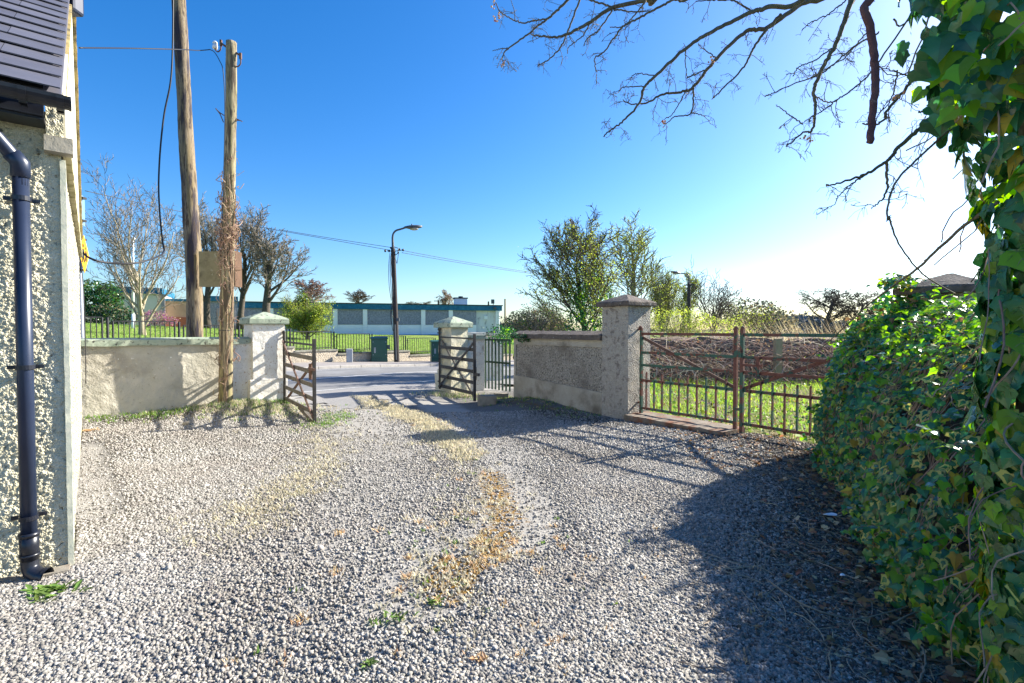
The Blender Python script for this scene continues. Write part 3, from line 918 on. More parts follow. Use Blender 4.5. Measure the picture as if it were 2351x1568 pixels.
# far gate pillar (other side of the entrance)
BP = V(-1.47, 12.1, 0)
rpl = empty('gate_pillar', BP, 'yellowed rendered gate pillar with mossy peaked cap behind the right hand open gate', 'gate pillar', 'rendered pillars either side of the drive entrance')
b = MB()
b.gbox(BP + V(0, 0, -.1), WD * .52, -WN * .52, V(0, 0, 1.76), .035, .014, 4)
b.build('shaft', M['yellowpillar'], rpl, True)
b = MB()
b.gbox(BP + V(0, 0, -.1) - WD * .05 + WN * .05, WD * .6, -WN * .66, V(0, 0, .6), .035, .02, 4)
b.gbox(BP + V(0, 0, .45) - WD * .02 + WN * .02, WD * .54, -WN * .58, V(0, 0, .16), .035, .02, 4)
b.build('plinth', M['yellowpillar'], rpl, True)
pillar_cap(BP, WD, -WN, .52, .52, 1.64, .13, .15, M['lichencap'], rpl, .09)

# whitewashed side wall behind it
wp = PY(1072, 880, 12.55)
ww = empty('side_wall', V3(wp, 0), 'short whitewashed wall with pale coping joined to the yellowed pillar', 'wall')
e = Vector((.72, .2, 0)).normalized()
b = MB()
b.gbox(V3(wp, -.1), e * .44, Vector((-.2, .72, 0)) * .4, V(0, 0, 1.46), .05, .01, 4)
b.build('wall_face', M['whitewash'], ww, True)
b = MB()
b.gbox(V3(wp, 1.35) - e * .06 + V(.03, -.07, 0), e * .52, Vector((-.2, .72, 0)) * .45, V(0, 0, .10), .06, .01, 4)
b.build('coping', M['lichencap'], ww)
q = PY(1064, 775, 14.5)
b = MB()
b.gbox(V3(q, -.2), V(1.15, .35, 0), V(-.1, .3, 0), V(0, 0, 1.62), .08, .008, 4)
lwl = empty('boundary_wall', V3(q, 0), 'low pale wall glimpsed behind the pillar and the green railing', 'wall')
b.build('wall_face', M['whitewash'], lwl, True)
b = MB()
b.gbox(V3(q, 1.42) - V(.05, .08, 0), V(1.25, .38, 0), V(-.12, .4, 0), V(0, 0, .09), .08, .008, 4)
b.build('coping', M['creamwall'], lwl)

# ------------------------------------------------------------------ open five-bar gates at the drive
def farm_gate(h, f, zt, zb, mat_rail, m_post, braces, label, drop):
    root = empty('farm_gate', h, label, 'gate', 'open gates of the drive entrance')
    d = (f - h)
    L = d.length
    d = d.normalized()
    nrm = Vector((-d.y, d.x, 0)).normalized()
    b = MB()
    b.bar(h + V(0, 0, zb - .08), h + V(0, 0, zt + .17), .045, .045, (1, 0, 0))
    for zz in (zb + .1, zt + .1):
        b.tube([h + V(0, 0, zz) - d * .1, h + V(0, 0, zz)], .018, 8)
    b.ball(h + V(0, 0, zt + .19) - d * .02, .04, 8, 6)
    b.build('hinge_post', m_post, root)
    b = MB()
    b.bar(f + V(0, 0, drop), f + V(0, 0, zt + .09), .055, .05, nrm)
    bevel(b.build('latch_post', m_post, root), .004)
    n = 6
    for k in range(n):
        t = k / (n - 1)
        z = zb + (zt - zb) * t
        th = .075 if k < n - 1 else .035
        b = MB()
        b.bar(h + V(0, 0, z), f + V(0, 0, z - .015), .022, th)
        bevel(b.build('rail', mat_rail if k < n - 1 else m_post, root), .004)
    for (a0, z0, a1, z1, side, m) in braces:
        b = MB()
        b.bar(h + d * (L * a0) + V(0, 0, z0) + nrm * side, h + d * (L * a1) + V(0, 0, z1) + nrm * side, .016, .055)
        b.build('brace', m, root)
    return root, d, nrm, L
def gpt(x, y, Y, z):
    p = PY(x, y, Y)
    return V(p.x, p.y, z)
hl = gpt(653, 850, 10.10, 0)
fl = gpt(721, 850, 8.37, 0)
gl, gd, gn, gL = farm_gate(hl, fl, 1.35, .21, M['rail'], M['darkrail'],
    [(0, 1.36, 1.0, .12, -.03, M['redbrace']), (.02, .2, 1.0, 1.1, .03, M['rust'])],
    'rusty open farm gate hinged on the striped white pillar', .03)
b = MB()
b.bar(fl - gd * .14 + V(0, 0, .93) - gn * .03, fl + gd * .13 + V(0, 0, .93) - gn * .03, .03, .045)
b.bar(fl - gd * .12 + V(0, 0, .75) - gn * .03, fl - gd * .12 + V(0, 0, 1.02) - gn * .03, .02, .05, (1, 0, 0))
b.build('latch', M['rust'], gl)
b = MB()
b.bar(fl - gd * 1.0 + V(0, 0, .17), fl + V(0, 0, .035), .05, .06)
b.build('sagging_rail', M['rail'], gl)
b = MB()
b.gbox(fl + V(-.1, -.06, -.03), V(.34, .06, 0), V(-.04, .2, 0), V(0, 0, .06), .05, .006, 6)
tag(b.build('concrete_slab', M['concrete']), 'small flat slab under the free end of the rusty open gate', 'slab')
hr = gpt(1009, 850, 12.35, 0)
fr = gpt(1089, 850, 10.9, 0)
gr, gd2, gn2, gL2 = farm_gate(hr, fr, 1.41, .21, M['darkrail'], M['darkrail'],
    [(0.02, 1.33, .97, .1, .03, M['rail']), (.0, .18, 1.0, 1.3, -.03, M['darkrail'])],
    'dark open farm gate leaning in front of the yellowed pillar', .03)
b = MB()
b.bar(fr + gd2 * .06 + V(0, 0, .5), fr + gd2 * .06 + V(0, 0, .78), .03, .03, (1, 0, 0))
b.bar(fr - gd2 * .02 + V(0, 0, .62), fr + gd2 * .2 + V(0, 0, .62), .04, .06)
b.build('latch', M['darkrail'], gr)
# rubble blocks beside it
for (x, y, Y, s, lb) in ((1120, 912, 10.5, (.36, .22, .26), 'squat concrete block on the ground right of the dark open gate'),
                         (1152, 893, 11.6, (.3, .2, .16), 'small concrete lump at the foot of the green railing')):
    p = PY(x, y, Y)
    b = MB()
    b.gbox(V(p.x - s[0] / 2, p.y - s[1] / 2, Tz(p.x, p.y) - .06), V(s[0], .04, 0), V(-.05, s[1], 0), V(0, 0, s[2]), .04, .02, 5)
    tag(b.build('concrete_block', M['concrete'], None, True), lb, 'concrete block')

# green railing between the side wall and the roughcast wall
ga, gb_ = gpt(1113, 850, 12.75, 0), gpt(1172, 850, 12.0, 0)
grl = empty('green_railing', (ga + gb_) / 2, 'upright dark green iron railing wedged between the whitewashed wall and roughcast wall', 'railing')
dd = gb_ - ga
for z in (.78, 1.34):
    b = MB()
    b.bar(ga + V(0, 0, z), gb_ + V(0, 0, z), .012, .05)
    b.build('rail', M['railgreen'], grl)
for k in range(8):
    p = ga + dd * ((k + .15) / 7.4)
    b = MB()
    b.bar(p + V(0, 0, .1), p + V(0, 0, 1.36), .034, .03, KD)
    b.build('bar', M['railgreen'], grl)

# ------------------------------------------------------------------ roughcast wall, stone pillars
RW0 = RP - KD * .62
wl_far = gpt(1174, 850, 11.45, 0)
WLEN = (RW0 - wl_far).dot(KD)
rw = empty('roughcast_wall', RW0 - KD * WLEN, 'grey roughcast wall with smooth base band and dark coping left of the stone pillar', 'wall')
wf = RW0 - KD * WLEN - KN * .05
b = MB()
b.gbox(wf + V(0, 0, -.2), KD * WLEN, -KN * .3, V(0, 0, 1.62), .04, .008, 5)
b.build('wall_face', M['roughcast'], rw, True)
b = MB()   # smooth bands: base (deepening towards the pillar), top, left edge
def band(p, a, bb, ext):
    b.gbox(p, a, bb, ext, .06, .004, 4)
b.prism([wf + V(0, 0, -.2) + KN * .0, wf + KD * WLEN + V(0, 0, -.2), wf + KD * WLEN + V(0, 0, .42), wf + V(0, 0, .56)], KN * .028)
b.build('base_band', M['cement'], rw)
b = MB()
b.obox(wf + V(0, 0, 1.26), KD * WLEN, KN * .022, V(0, 0, .15))
b.obox(wf + V(0, 0, .5), KD * .07, KN * .020, V(0, 0, .8))
b.build('top_band', M['cement'], rw)
b = MB()
c0 = wf + V(0, 0, 1.40) + KN * .09 - KD * .03
b.gbox(c0, KD * (WLEN + .02), -KN * .52, V(0, 0, .095), .05, .012, 5)
n = 40
L_ = KD * ((WLEN + .02) / n)
for k in range(n):
    s = c0 + L_ * k + V(0, 0, .093)
    b.prism([s, s - KN * .26 + V(0, 0, .075 + rnd.uniform(-.006, .006)), s - KN * .52], L_ * 1.0)
b.build('coping', M['stonecap'], rw)

sp = empty('stone_pillar', RP, 'tall square grey stone pillar with lichened cap that carries the rusty field gate', 'gate pillar')
b = MB()
b.gbox(RP - KD * .62 + V(0, 0, -.15), KD * .62, -KN * .6, V(0, 0, 2.16), .03, .008, 5)
b.build('shaft', M['pillarstone'], sp, True)
pillar_cap(RP - KD * .62, KD, -KN, .62, .6, 2.01, .085, .14, M['stonecap'], sp, .08)

# the other pillar, mostly under ivy
RP2 = V(4.42, 5.62, 0)
sp2 = empty('stone_pillar', RP2, 'ivy smothered stone pillar with only its lichened cap showing above the leaves', 'gate pillar')
b = MB()
b.gbox(RP2 + V(0, 0, -.1), KD * .62, -KN * .6, V(0, 0, 2.1), .05, .008, 5)
b.build('shaft', M['pillarstone'], sp2, True)
pillar_cap(RP2, KD, -KN, .62, .6, 1.98, .085, .15, M['stonecap'], sp2, .1)

# ------------------------------------------------------------------ field gate (two leaves)
G0 = RP - KN * .27 + KD * .07
GL = 1.80
def field_leaf(o, hinge_left, label, m_all):
    root = empty('field_gate', o, label, 'gate', 'rusty field gates between the stone pillars')
    def P(s, z, side=0):
        return o + KD * s + KN * side + V(0, 0, z)
    hs, ms = (0, GL - .05) if hinge_left else (GL, .05)
    b = MB()
    b.bar(P(hs, .08), P(hs, 1.62), .045, .045, KD)
    if hinge_left:
        b.ball(P(hs, 1.63) + V(-.02, 0, 0), .035, 8, 6)
        b.bar(P(hs, 1.6) - KD * .02, P(hs, 1.6) - KD * .16, .03, .03)
        b.bar(P(hs, .3) - KD * .02, P(hs, .3) - KD * .16, .03, .03)
    b.build('hinge_stile', m_all[0], root)
    b = MB()
    b.bar(P(ms, .04), P(ms, 1.62), .055, .05, KD)
    b.ball(P(ms, 1.62), .03, 8, 6)
    bevel(b.build('meeting_stile', m_all[1], root), .005)
    for z, th in ((1.52, .045), (1.19, .045), (.97, .045), (.70, .045), (.21, .045)):
        b = MB()
        b.bar(P(min(hs, ms) + .02, z), P(max(hs, ms) - .02, z), .014, th)
        b.build('rail', m_all[2] if z < 1.5 else m_all[1], root)
    n = 10
    for k in range(n):
        s = min(hs, ms) + (k + .75) * (GL - .1) / (n + .3)
        b = MB()
        b.bar(P(s, .2, .014), P(s, .84, .014), .034, .02, KD)
        b.ball(P(s, .84, .014), .017, 6, 4)
        b.build('picket', m_all[k % 2 + 1], root)
    b = MB()
    b.bar(P(hs, 1.46, -.02), P(ms, .72, -.02), .014, .05)
    b.build('brace', m_all[3], root)
    return root, P
fl_, PF = field_leaf(G0, True, 'rusty field gate leaf hung on the tall stone pillar', [M['gatepaint'], M['rustgate'], M['gatepaint'], M['rust']])
fr_, PG = field_leaf(G0 + KD * GL, False, 'rusty field gate leaf with scroll latch running into the ivy', [M['gatepaint'], M['gatepaint'], M['rustgate'], M['rustgate']])
b = MB()
b.bar(PG(.05, 1.08, .03), PG(.36, 1.08, .03), .02, .035)
b.bar(PG(.3, .93, .03), PG(.3, 1.2, .03), .02, .05, KD)
spi = []
for k in range(22):
    a = k * .5
    r = .075 * (1 - k / 26)
    spi.append(PG(.42 + r * math.cos(a + 2.4), 1.06 + r * math.sin(a + 2.4), .03))
b.tube(spi, .008, 6)
b.build('scroll_latch', M['rustgate'], fr_)
b = MB()
b.bar(PF(GL - .05, 1.24, .03), PF(GL + .06, 1.24, .03), .03, .11)
b.build('latch', M['gatepaint'], fl_)
b = MB()
b.bar(PF(GL - .06, .42, .03), PF(GL + .07, .42, .03), .02, .04)
b.tube([PF(GL - .03, .44, .03), PF(GL - .03, -.02, .03)], .012, 8)
b.build('drop_bolt', M['gatepaint'], fl_)
b = MB()
b.gbox(RP + KD * .01 + KN * .12 + V(0, 0, -.08), KD * 1.85, -KN * .62, V(0, 0, .2), .05, .012, 5)
tag(b.build('gate_sill', M['sill'], None, True), 'low concrete sill on the ground under the left leaf of the field gate', 'sill')

# ------------------------------------------------------------------ poles, board, cables, sign
def jagged(pts, n, jit):
    out = []
    pts = [Vector(p) for p in pts]
    m = len(pts) - 1
    for i in range(n + 1):
        f = i / n * m
        k = min(int(f), m - 1)
        t = f - k
        p0, p1, p2, p3 = pts[max(k - 1, 0)], pts[k], pts[k + 1], pts[min(k + 2, m)]
        q = 0.5 * ((2 * p1) + (p2 - p0) * t + (2 * p0 - 5 * p1 + 4 * p2 - p3) * t * t + (3 * p1 - p0 - 3 * p2 + p3) * t ** 3)
        if jit:
            q = q + Vector((rnd.uniform(-jit, jit), rnd.uniform(-jit, jit), rnd.uniform(-jit, jit)))
        out.append(q)
    return out
P1Y = 10.6
pole_pts = [PY(x, y, P1Y) for x, y in ((448, 800), (445, 640), (437, 480), (428, 330), (420, 170), (408, -20), (398, -160))]
pole_pts[0].z = -.3
bp = empty('utility_pole', V3(pole_pts[0], 0), 'tall thick yellow brown timber pole leaning left behind the garden wall', 'utility pole')
def rough_pole(pts, r0, r1, n, jit, m, parent, ringn=16):
    b = MB()
    path = jagged(pts, n, 0)
    L = len(path)
    for_r = [r0 + (r1 - r0) * i / (L - 1) for i in range(L)]
    st0 = len(b.v)
    b.tube(path, for_r, ringn)
    for i in range(st0, len(b.v)):
        q = Vector(b.v[i])
        ax = path[min((i - st0) // ringn, L - 1)]
        rad = Vector((q.x - ax.x, q.y - ax.y, 0))
        k = 1 + jit * (noise.noise(Vector((q.x * 9, q.y * 9, q.z * 1.2))) + .5 * noise.noise(q * 6))
        b.v[i] = (ax.x + rad.x * k, ax.y + rad.y * k, q.z)
    return b.build('post', m, parent, True)
rough_pole(pole_pts, .160, .120, 70, .10, M['polewood'], bp)
P2Y = 9.28
stub = [PY(x, y, P2Y) for x, y in ((518, 960), (520, 800), (524, 560), (527, 400), (530, 240), (531, 97))]
stub[0].z = -.1
sp_ = empty('pole_stub', V3(stub[0], .2), 'slim silvered pole wrapped with dead ivy standing in front of the garden wall', 'utility pole')
rough_pole(stub, .119, .088, 60, .09, M['polegrey'], sp_, 14)
top = stub[-1]
# bracket with white insulator, right-hand swan hook, spikes
b = MB()
b.bar(PY(518, 107, P2Y), PY(506, 98, P2Y), .03, .03)
b.bar(PY(507, 92, P2Y), PY(507, 106, P2Y), .035, .035, (1, 0, 0))
b.tube(jagged([PY(507, 104, P2Y), PY(506, 114, P2Y), PY(500, 119, P2Y), PY(494, 114, P2Y), PY(494, 100, P2Y)], 12, 0), .011, 8)
arm = b.build('bracket', M['rust'], sp_)
b = MB()
c = PY(493.5, 106, P2Y)
for z0, z1, r0, r1 in ((-.045, .03, .045, .042), (.03, .045, .03, .032), (.045, .075, .042, .036), (.075, .09, .036, .016)):
    b.tube([c + V(0, 0, z0), c + V(0, 0, z1)], [r0, r1], 14)
b.build('insulator', M['ceramic'], arm, True)
b = MB()
b.bar(PY(541, 121, P2Y), PY(552, 128, P2Y), .03, .03)
b.bar(PY(552, 122, P2Y), PY(552, 136, P2Y), .035, .035, (1, 0, 0))
b.tube(jagged([PY(552, 134, P2Y), PY(552, 146, P2Y), PY(546, 153, P2Y), PY(540, 152, P2Y)], 10, 0), .011, 8)
b.build('bracket', M['rust'], sp_)
for pts in (((513, 281), (505, 262), (495, 249)), ((514, 265), (506, 260), (497, 252)), ((538, 271), (549, 276), (556, 279)), ((538, 281), (545, 276), (552, 277))):
    b = MB()
    b.tube([PY(x, y, P2Y) for x, y in pts], .009, 6)
    b.build('climbing_spike', M['rust'], sp_)
b = MB()
for k in range(16):
    b.tube([Vector((stub[1].x - .004, P2Y, 1.58)) + Vector((.125 * math.cos(a), .125 * math.sin(a), 0)) for a in (k * math.pi / 8, (k + 1) * math.pi / 8)], .006, 5, False)
b.build('tie_wire', M['wire'], sp_)
def pole_at(z):
    for a_, b_ in zip(stub[:-1], stub[1:]):
        if a_.z <= z <= b_.z:
            t = (z - a_.z) / (b_.z - a_.z)
            return a_.lerp(b_, t)
    return stub[-1]
b = MB()
for k in range(170):                                     # dead ivy clinging to the stub
    z = rnd.gauss(3.25, .45) if k < 120 else rnd.uniform(.3, 4.9)
    a = rnd.uniform(math.pi * .9, math.pi * 2.15)
    pts, r = [], .122
    for i in range(6):
        c = pole_at(z)
        rr = r + rnd.uniform(0, .03) + (.10 * rnd.random() ** 2 if i > 2 else 0)
        pts.append(V(c.x + rr * math.cos(a), c.y + rr * math.sin(a), z))
        z += rnd.uniform(-.09, .12)
        a += rnd.uniform(-.5, .5)
    b.tube(jagged(pts, 10, .006), rnd.uniform(.003, .008), 4, False)
for k in range(5):
    a = rnd.uniform(math.pi, math.pi * 1.9)
    pts = []
    z = .25
    while z < 4.6:
        c = pole_at(z)
        pts.append(V(c.x + .115 * math.cos(a), c.y + .115 * math.sin(a), z))
        z += rnd.uniform(.15, .3)
        a += rnd.uniform(-.35, .35)
    b.tube(jagged(pts, 40, .004), rnd.uniform(.006, .011), 5, False)
b.build('dead_ivy', M['vine'], sp_)

BY = 10.45
c0 = PY(457, 658, BY)
c1 = PY(536, 577, BY)
box = empty('meter_board', (c0 + c1) / 2, 'square mossy plywood board with brown side fixed between the two poles', 'board')
b = MB()
b.gbox(c0, V(c1.x - c0.x, -.04, 0), V(0, .1, 0), V(0, 0, c1.z - c0.z), .06, .004, 6)
b.build('panel', M['ply'], box)
b = MB()
b.obox(V(c1.x + .012, BY - .16, c0.z - .005), V(.085, .03, 0), V(-.02, .3, 0), V(0, 0, c1.z - c0.z + .0))
b.obox(V(c1.x - .06, BY - .02, c0.z + .02), V(.075, 0, 0), V(0, .14, 0), V(0, 0, c1.z - c0.z - .04))
b.build('side_batten', M['plyedge'], box)

def cable(name, pts, r, label, m='cable', n=40, cat='cable', sides=6, group=None):
    b = MB()
    b.tube(jagged(pts, n, 0), r, sides)
    o = b.build(name, M[m], None, True)
    return tag(o, label, cat, group)
cable('hanging_cable', [PY(x, y, 10.3) for x, y in ((397, -30), (396, 110), (391, 190), (377, 260), (368, 340), (364, 420), (366, 480), (370, 530), (374, 560))] +
      [PY(376, 578, 10.2), PY(360, 590, 9.6), PY(310, 604, 9.0), PY(245, 603, 8.6), PY(205, 592, 8.3), PY(186, 575, 8.1)], .017,
      'thick black cable looping down beside the leaning pole back to the house', n=70)
cable('service_wire', [PY(182, 110, 5.6), PY(300, 111, 6.8), PY(420, 114, 8.0), PY(455, 116, 8.9), PY(482, 114, 9.2)], .008, 'thin black wire stretched level from the roof to the white insulator')
cable('drop_wire', [PY(482, 114, 9.2), PY(492, 120, 9.18), PY(504, 140, 9.15), PY(512, 165, 9.13), PY(516, 250, 9.12), PY(513, 420, 9.12), PY(510, 520, 9.11)], .007,
      'thin wire curving down from the insulator along the slim pole')
cable('frayed_cable', [PY(186, 600, 7.95), PY(193, 690, 7.9), PY(196, 800, 7.86), PY(197, 880, 7.84)], .006, 'thin frayed cable dangling down the garden wall beside the house')

# warning sign seen nearly edge-on beyond the wall
SY = 11.2
spz = PY(187.5, 700, SY)
sg = empty('road_sign', V3(spz, .1), 'yellow diamond warning sign with walking figures on a grey pole, nearly edge on', 'road sign')
b = MB()
b.tube([V(spz.x, SY, -.1), V(spz.x - .04, SY, PY(190, 440, SY).z)], .045, 12)
b.build('pole', M['galv'], sg)
sc_ = PY(192.5, 583, SY - .09)
face = Vector((.877, .478, 0))                       # sign normal: nearly edge on to us
fx = Vector((-.478, .877, 0))
hw = .42
def dia(h, off):
    return [sc_ + face * off + V(0, 0, -h), sc_ + face * off + fx * h, sc_ + face * off + V(0, 0, h), sc_ + face * off - fx * h]
b = MB()
b.prism(dia(hw, 0), face * .006)
plate = b.build('plate', M['yellow'], sg)
b = MB()
b.prism(dia(hw, -.006), face * .005)
b.build('plate_back', M['bluegrey'], sg)
b = MB()
for ox, s in ((-.1, 1.0), (.12, .8)):
    f = lambda a, z: sc_ + face * .012 + fx * (ox + a * s) + V(0, 0, z * s)
    hd = [f(.045 * math.cos(t), .17 + .045 * math.sin(t)) for t in np.linspace(0, 2 * math.pi, 10, endpoint=False)]
    b.prism(hd, face * .002)
    b.prism([f(-.05, .1), f(-.06, -.05), f(-.11, -.2), f(-.06, -.2), f(0, -.07), f(.05, -.2), f(.1, -.19), f(.06, -.04), f(.05, .1)], face * .002)
    b.prism([f(.05, .08), f(.13, -.01), f(.11, -.03), f(.04, .03)], face * .002)
b.build('symbol', M['black'], plate)
u0 = PY(190, 482, SY)
b = MB()
b.obox(u0 + V(.03, -.1, -.33), fx * .35, face * .006, V(0, 0, .66))
b.build('upper_plate', M['bluegrey'], sg)
for y in (455, 507, 550, 620):
    b = MB()
    b.box(PY(188, y, SY), (.13, .1, .045))
    b.build('clip', M['black'], sg)

# flag pole beyond the railings
f0, f1 = PY(306, 752, 30), PY(305, 548, 30)
b = MB()
b.tube([V(f0.x, 30, f0.z - .4), V(f0.x, 30, f0.z + .8)], .09, 12)
b.tube([V(f0.x, 30, f0.z + .8), f1], [.07, .05], 12)
b.ball(f1, .12, 10, 8)
tag(b.build('flagpole', M['whitepaint'], None, True), 'plain white flagpole behind the pale bare tree', 'flagpole')

# ------------------------------------------------------------------ street lamps
def street_lamp(base, top, arm_pts, head, hd, label, r0, r1, wires=True, m='darkpole'):
    root = empty('street_lamp', base, label, 'street lamp', 'street lamps along the road')
    b = MB()
    b.tube(jagged([base + V(0, 0, -.3), base.lerp(top, .5), top], 16, 0), [r0 + (r1 - r0) * i / 16 for i in range(17)], 14)
    pole = b.build('pole', M[m], root, True)
    b = MB()
    ap = jagged(arm_pts, 18, 0)
    b.tube(ap, [.075 - .03 * min(1, i / 8) for i in range(19)], 10)
    b.build('arm', M['lamp'], root, True)
    b = MB()
    sdv = V(-hd.y, hd.x, 0).normalized()
    secs = [(-.1, .05, .04, 0), (.0, .09, .07, 0), (.2, .19, .11, -.01), (.5, .2, .11, -.01), (.72, .12, .07, 0), (.8, .03, .03, .01)]
    vs, fs, n = [], [], 12
    for (s, wd, ht, dz) in secs:
        for k in range(n):
            a = 2 * math.pi * k / n
            zz = math.sin(a) * ht * (1 if math.sin(a) > 0 else .75)
            vs.append(head + hd * s + sdv * (math.cos(a) * wd) + V(0, 0, zz + dz + s * .12))
    for i in range(len(secs) - 1):
        for k in range(n):
            fs.append((i * n + k, i * n + (k + 1) % n, (i + 1) * n + (k + 1) % n, (i + 1) * n + k))
    fs += [list(range(n))[::-1], [(len(secs) - 1) * n + k for k in range(n)]]
    b.add(vs, fs)
    b.box(head + hd * .28 + V(0, 0, .15), (.05, .05, .08))
    hdo = b.build('lamp_head', M['lamp'], root, True)
    b = MB()
    b.ball(head + hd * .38 + V(0, 0, -.035), .2, 12, 8, (1.1, .8, .42))
    b.build('lens', M['lampglass'], hdo, True)
    return root, pole
LY = 24.2
lb, lt = PY(911, 829, LY), PY(902, 571, LY)
la = [PY(902.5, 578, LY), PY(901.5, 560, LY), PY(901.5, 540, LY), PY(908, 530, LY), PY(920, 526, LY), PY(932, 522, LY)]
lamp1, lpole = street_lamp(lb, lt, la, PY(932, 522, LY), V(.9, .42, 0).normalized(), 'street lamp on a dark timber pole beside the green cabinet', .135, .105)
for (x, y, s) in ((884, 576, 1), (893, 576, 1), (917, 573, 1), (925, 574, 1), (914, 580, .8), (897, 569, .8)):
    b = MB()
    b.ball(PY(x, y, LY), .055 * s, 8, 6, (1, 1, 1.2))
    b.build('insulator', M['black'], lamp1)
b = MB()
b.tube([PY(888, 576, LY), PY(905, 577, LY), PY(922, 574, LY)], .02, 6)
b.tube([PY(905, 567, LY), PY(914, 570, LY + .1), PY(913, 582, LY), PY(906, 586, LY)], .022, 6)
b.build('bracket', M['wire'], lamp1)
b = MB()
for pts in (((898, 580), (895, 605), (896, 640), (899, 680), (901, 700), (896, 720), (899, 745), (902, 760)), ((899, 578), (897, 620), (903, 668), (898, 706), (900, 726), (910, 733)),
            ((895, 580), (892, 610), (893, 655), (898, 690)), ((915, 578), (913, 592), (911, 605), (909, 597))):
    b.tube(jagged([PY(x, y, LY - .2) for x, y in pts], 24, 0), .013, 5)
b.build('loose_cable', M['cable'], lamp1)
b = MB()
q = PY(913, 734, LY - .18)
b.box(q, (.14, .1, .16))
b.tube([PY(906, 745, LY - .17), PY(909, 826, LY - .17)], .04, 8)
b.build('cable_guard', M['lamp'], lamp1)
L2Y = 38
l2b, l2t = PY(1581, 790, L2Y), PY(1581, 650, L2Y)
lamp2, l2p = street_lamp(l2b, l2t, [PY(1581, 655, L2Y), PY(1581.5, 640, L2Y), PY(1580, 632, L2Y), PY(1573, 628.5, L2Y), PY(1560, 627.5, L2Y)],
                         PY(1560, 627.5, L2Y), V(-.95, -.3, 0).normalized(), 'far grey street lamp among the spring trees behind the stone pillar', .16, .12, m='darkpole')
b = MB()
b.bar(PY(1571, 655, L2Y), PY(1592, 653, L2Y), .1, .09)
b.build('cross_arm', M['wire'], lamp2)
WIRES = [((195, 438, 15), (420, 487, 18.5), (640, 529, 21.5), (893, 574, 24.2)), ((640, 527, 21.5), (760, 547, 23), (903, 569, 24.2)),
         ((918, 574, 24.2), (1060, 600, 27.5), (1240, 628, 33), (1400, 645, 36)), ((922, 580, 24.2), (1060, 604, 27.5), (1240, 631, 33), (1400, 648, 36))]
for k, ws in enumerate(WIRES):
    cable('overhead_wire', [PY(*p) for p in ws], .011 if k < 2 else .012,
          ['long thin overhead wire running from behind the house to the lamp pole', 'upper overhead wire arriving at the lamp pole from the dark bare trees',
           'upper overhead wire running right from the lamp pole to the ivy clad tree', 'lower overhead wire running right from the lamp pole to the ivy clad tree'][k], 'wire', 40, 'wire', 4, 'overhead wires')

# ------------------------------------------------------------------ cabinets by the road
PAVE = lambda p: float(zroad(uv(p[0], p[1])[0])) + .112
def cabinet(x0, x1, ybot, Y, h, dpt, label):
    a, c = PY(x0, ybot, Y), PY(x1, ybot, Y)
    z0 = PAVE(a) - .03
    root = empty('green_cabinet', V((a.x + c.x) / 2, Y, z0), label, 'utility cabinet', 'green cabinets on the far pavement')
    ex = V(c.x - a.x, 0, 0)
    ex = (V(.94, .34, 0)).normalized() * (c.x - a.x) * .85
    ey = V(-ex.y, ex.x, 0).normalized() * dpt
    o = V(a.x + .22, Y, z0)
    b = MB()
    b.obox(o + V(0, 0, .18), ex, ey, V(0, 0, h - .26))
    bevel(b.build('body', M['cabinet'], root), .012)
    b = MB()
    b.obox(o - ex * .012 - ey * .02, ex * 1.024, ey * 1.04, V(0, 0, .185))
    bevel(b.build('base', M['cabinet'], root), .01)
    b = MB()
    e = .03
    ux, uy = ex.normalized() * e, ey.normalized() * e
    p = o + V(0, 0, h - .085) - ux - uy
    A, B = ex + ux * 2, ey + uy * 2
    b.prism([p, p + V(0, 0, .05), p + B * .5 + V(0, 0, .11), p + B + V(0, 0, .05), p + B], A)
    bevel(b.build('lid', M['cabinet'], root), .01)
    n = -ey.normalized()
    for f0, f1 in ((.03, .99),):
        b = MB()
        b.obox(o + ex * f0 + n * .0 + V(0, 0, .22), ex * (f1 - f0 - .02), n * .014, V(0, 0, h - .34))
        d = bevel(b.build('door', M['cabinet'], root), .006)
        b = MB()
        for fx_, fz in ((.1, .9), (.9, .9), (.1, .18), (.9, .18)):
            b.box(o + ex * fx_ + n * .02 + V(0, 0, .2 + (h - .34) * fz), (.03, .02, .035))
        b.build('lock', M['galv'], d)
        b = MB()
        for k in range(2):
            b.obox(o + ex * (.16 + .06 * k) + n * .014 + V(0, 0, .44), ex * .035, n * .006, V(0, 0, .26))
        b.build('label_plate', M['greybox'], d)
    b = MB()
    b.obox(o + ex + V(0, 0, h * .52) - ey * .1, ex.normalized() * .12, ey * .45, V(0, 0, .2))
    b.build('side_box', M['lamp'], root)
    return root
cabinet(842, 884, 830, 23.6, 1.18, .42, 'green utility cabinet standing between the lamp pole and the small grey box')
cabinet(981, 1024, 828, 25.4, 1.10, .42, 'green utility cabinet half hidden behind the yellowed gate pillar')
pg = PY(801, 830, 22.4)
b = MB()
b.obox(V(pg.x - .12, 22.4, PAVE(pg) - .02), V(.26, .09, 0), V(-.08, .22, 0), V(0, 0, .62))
gbx = bevel(b.build('pillar_box', M['greybox']), .02)
tag(gbx, 'small pale grey service box in front of the stepped pebble wall', 'service box')

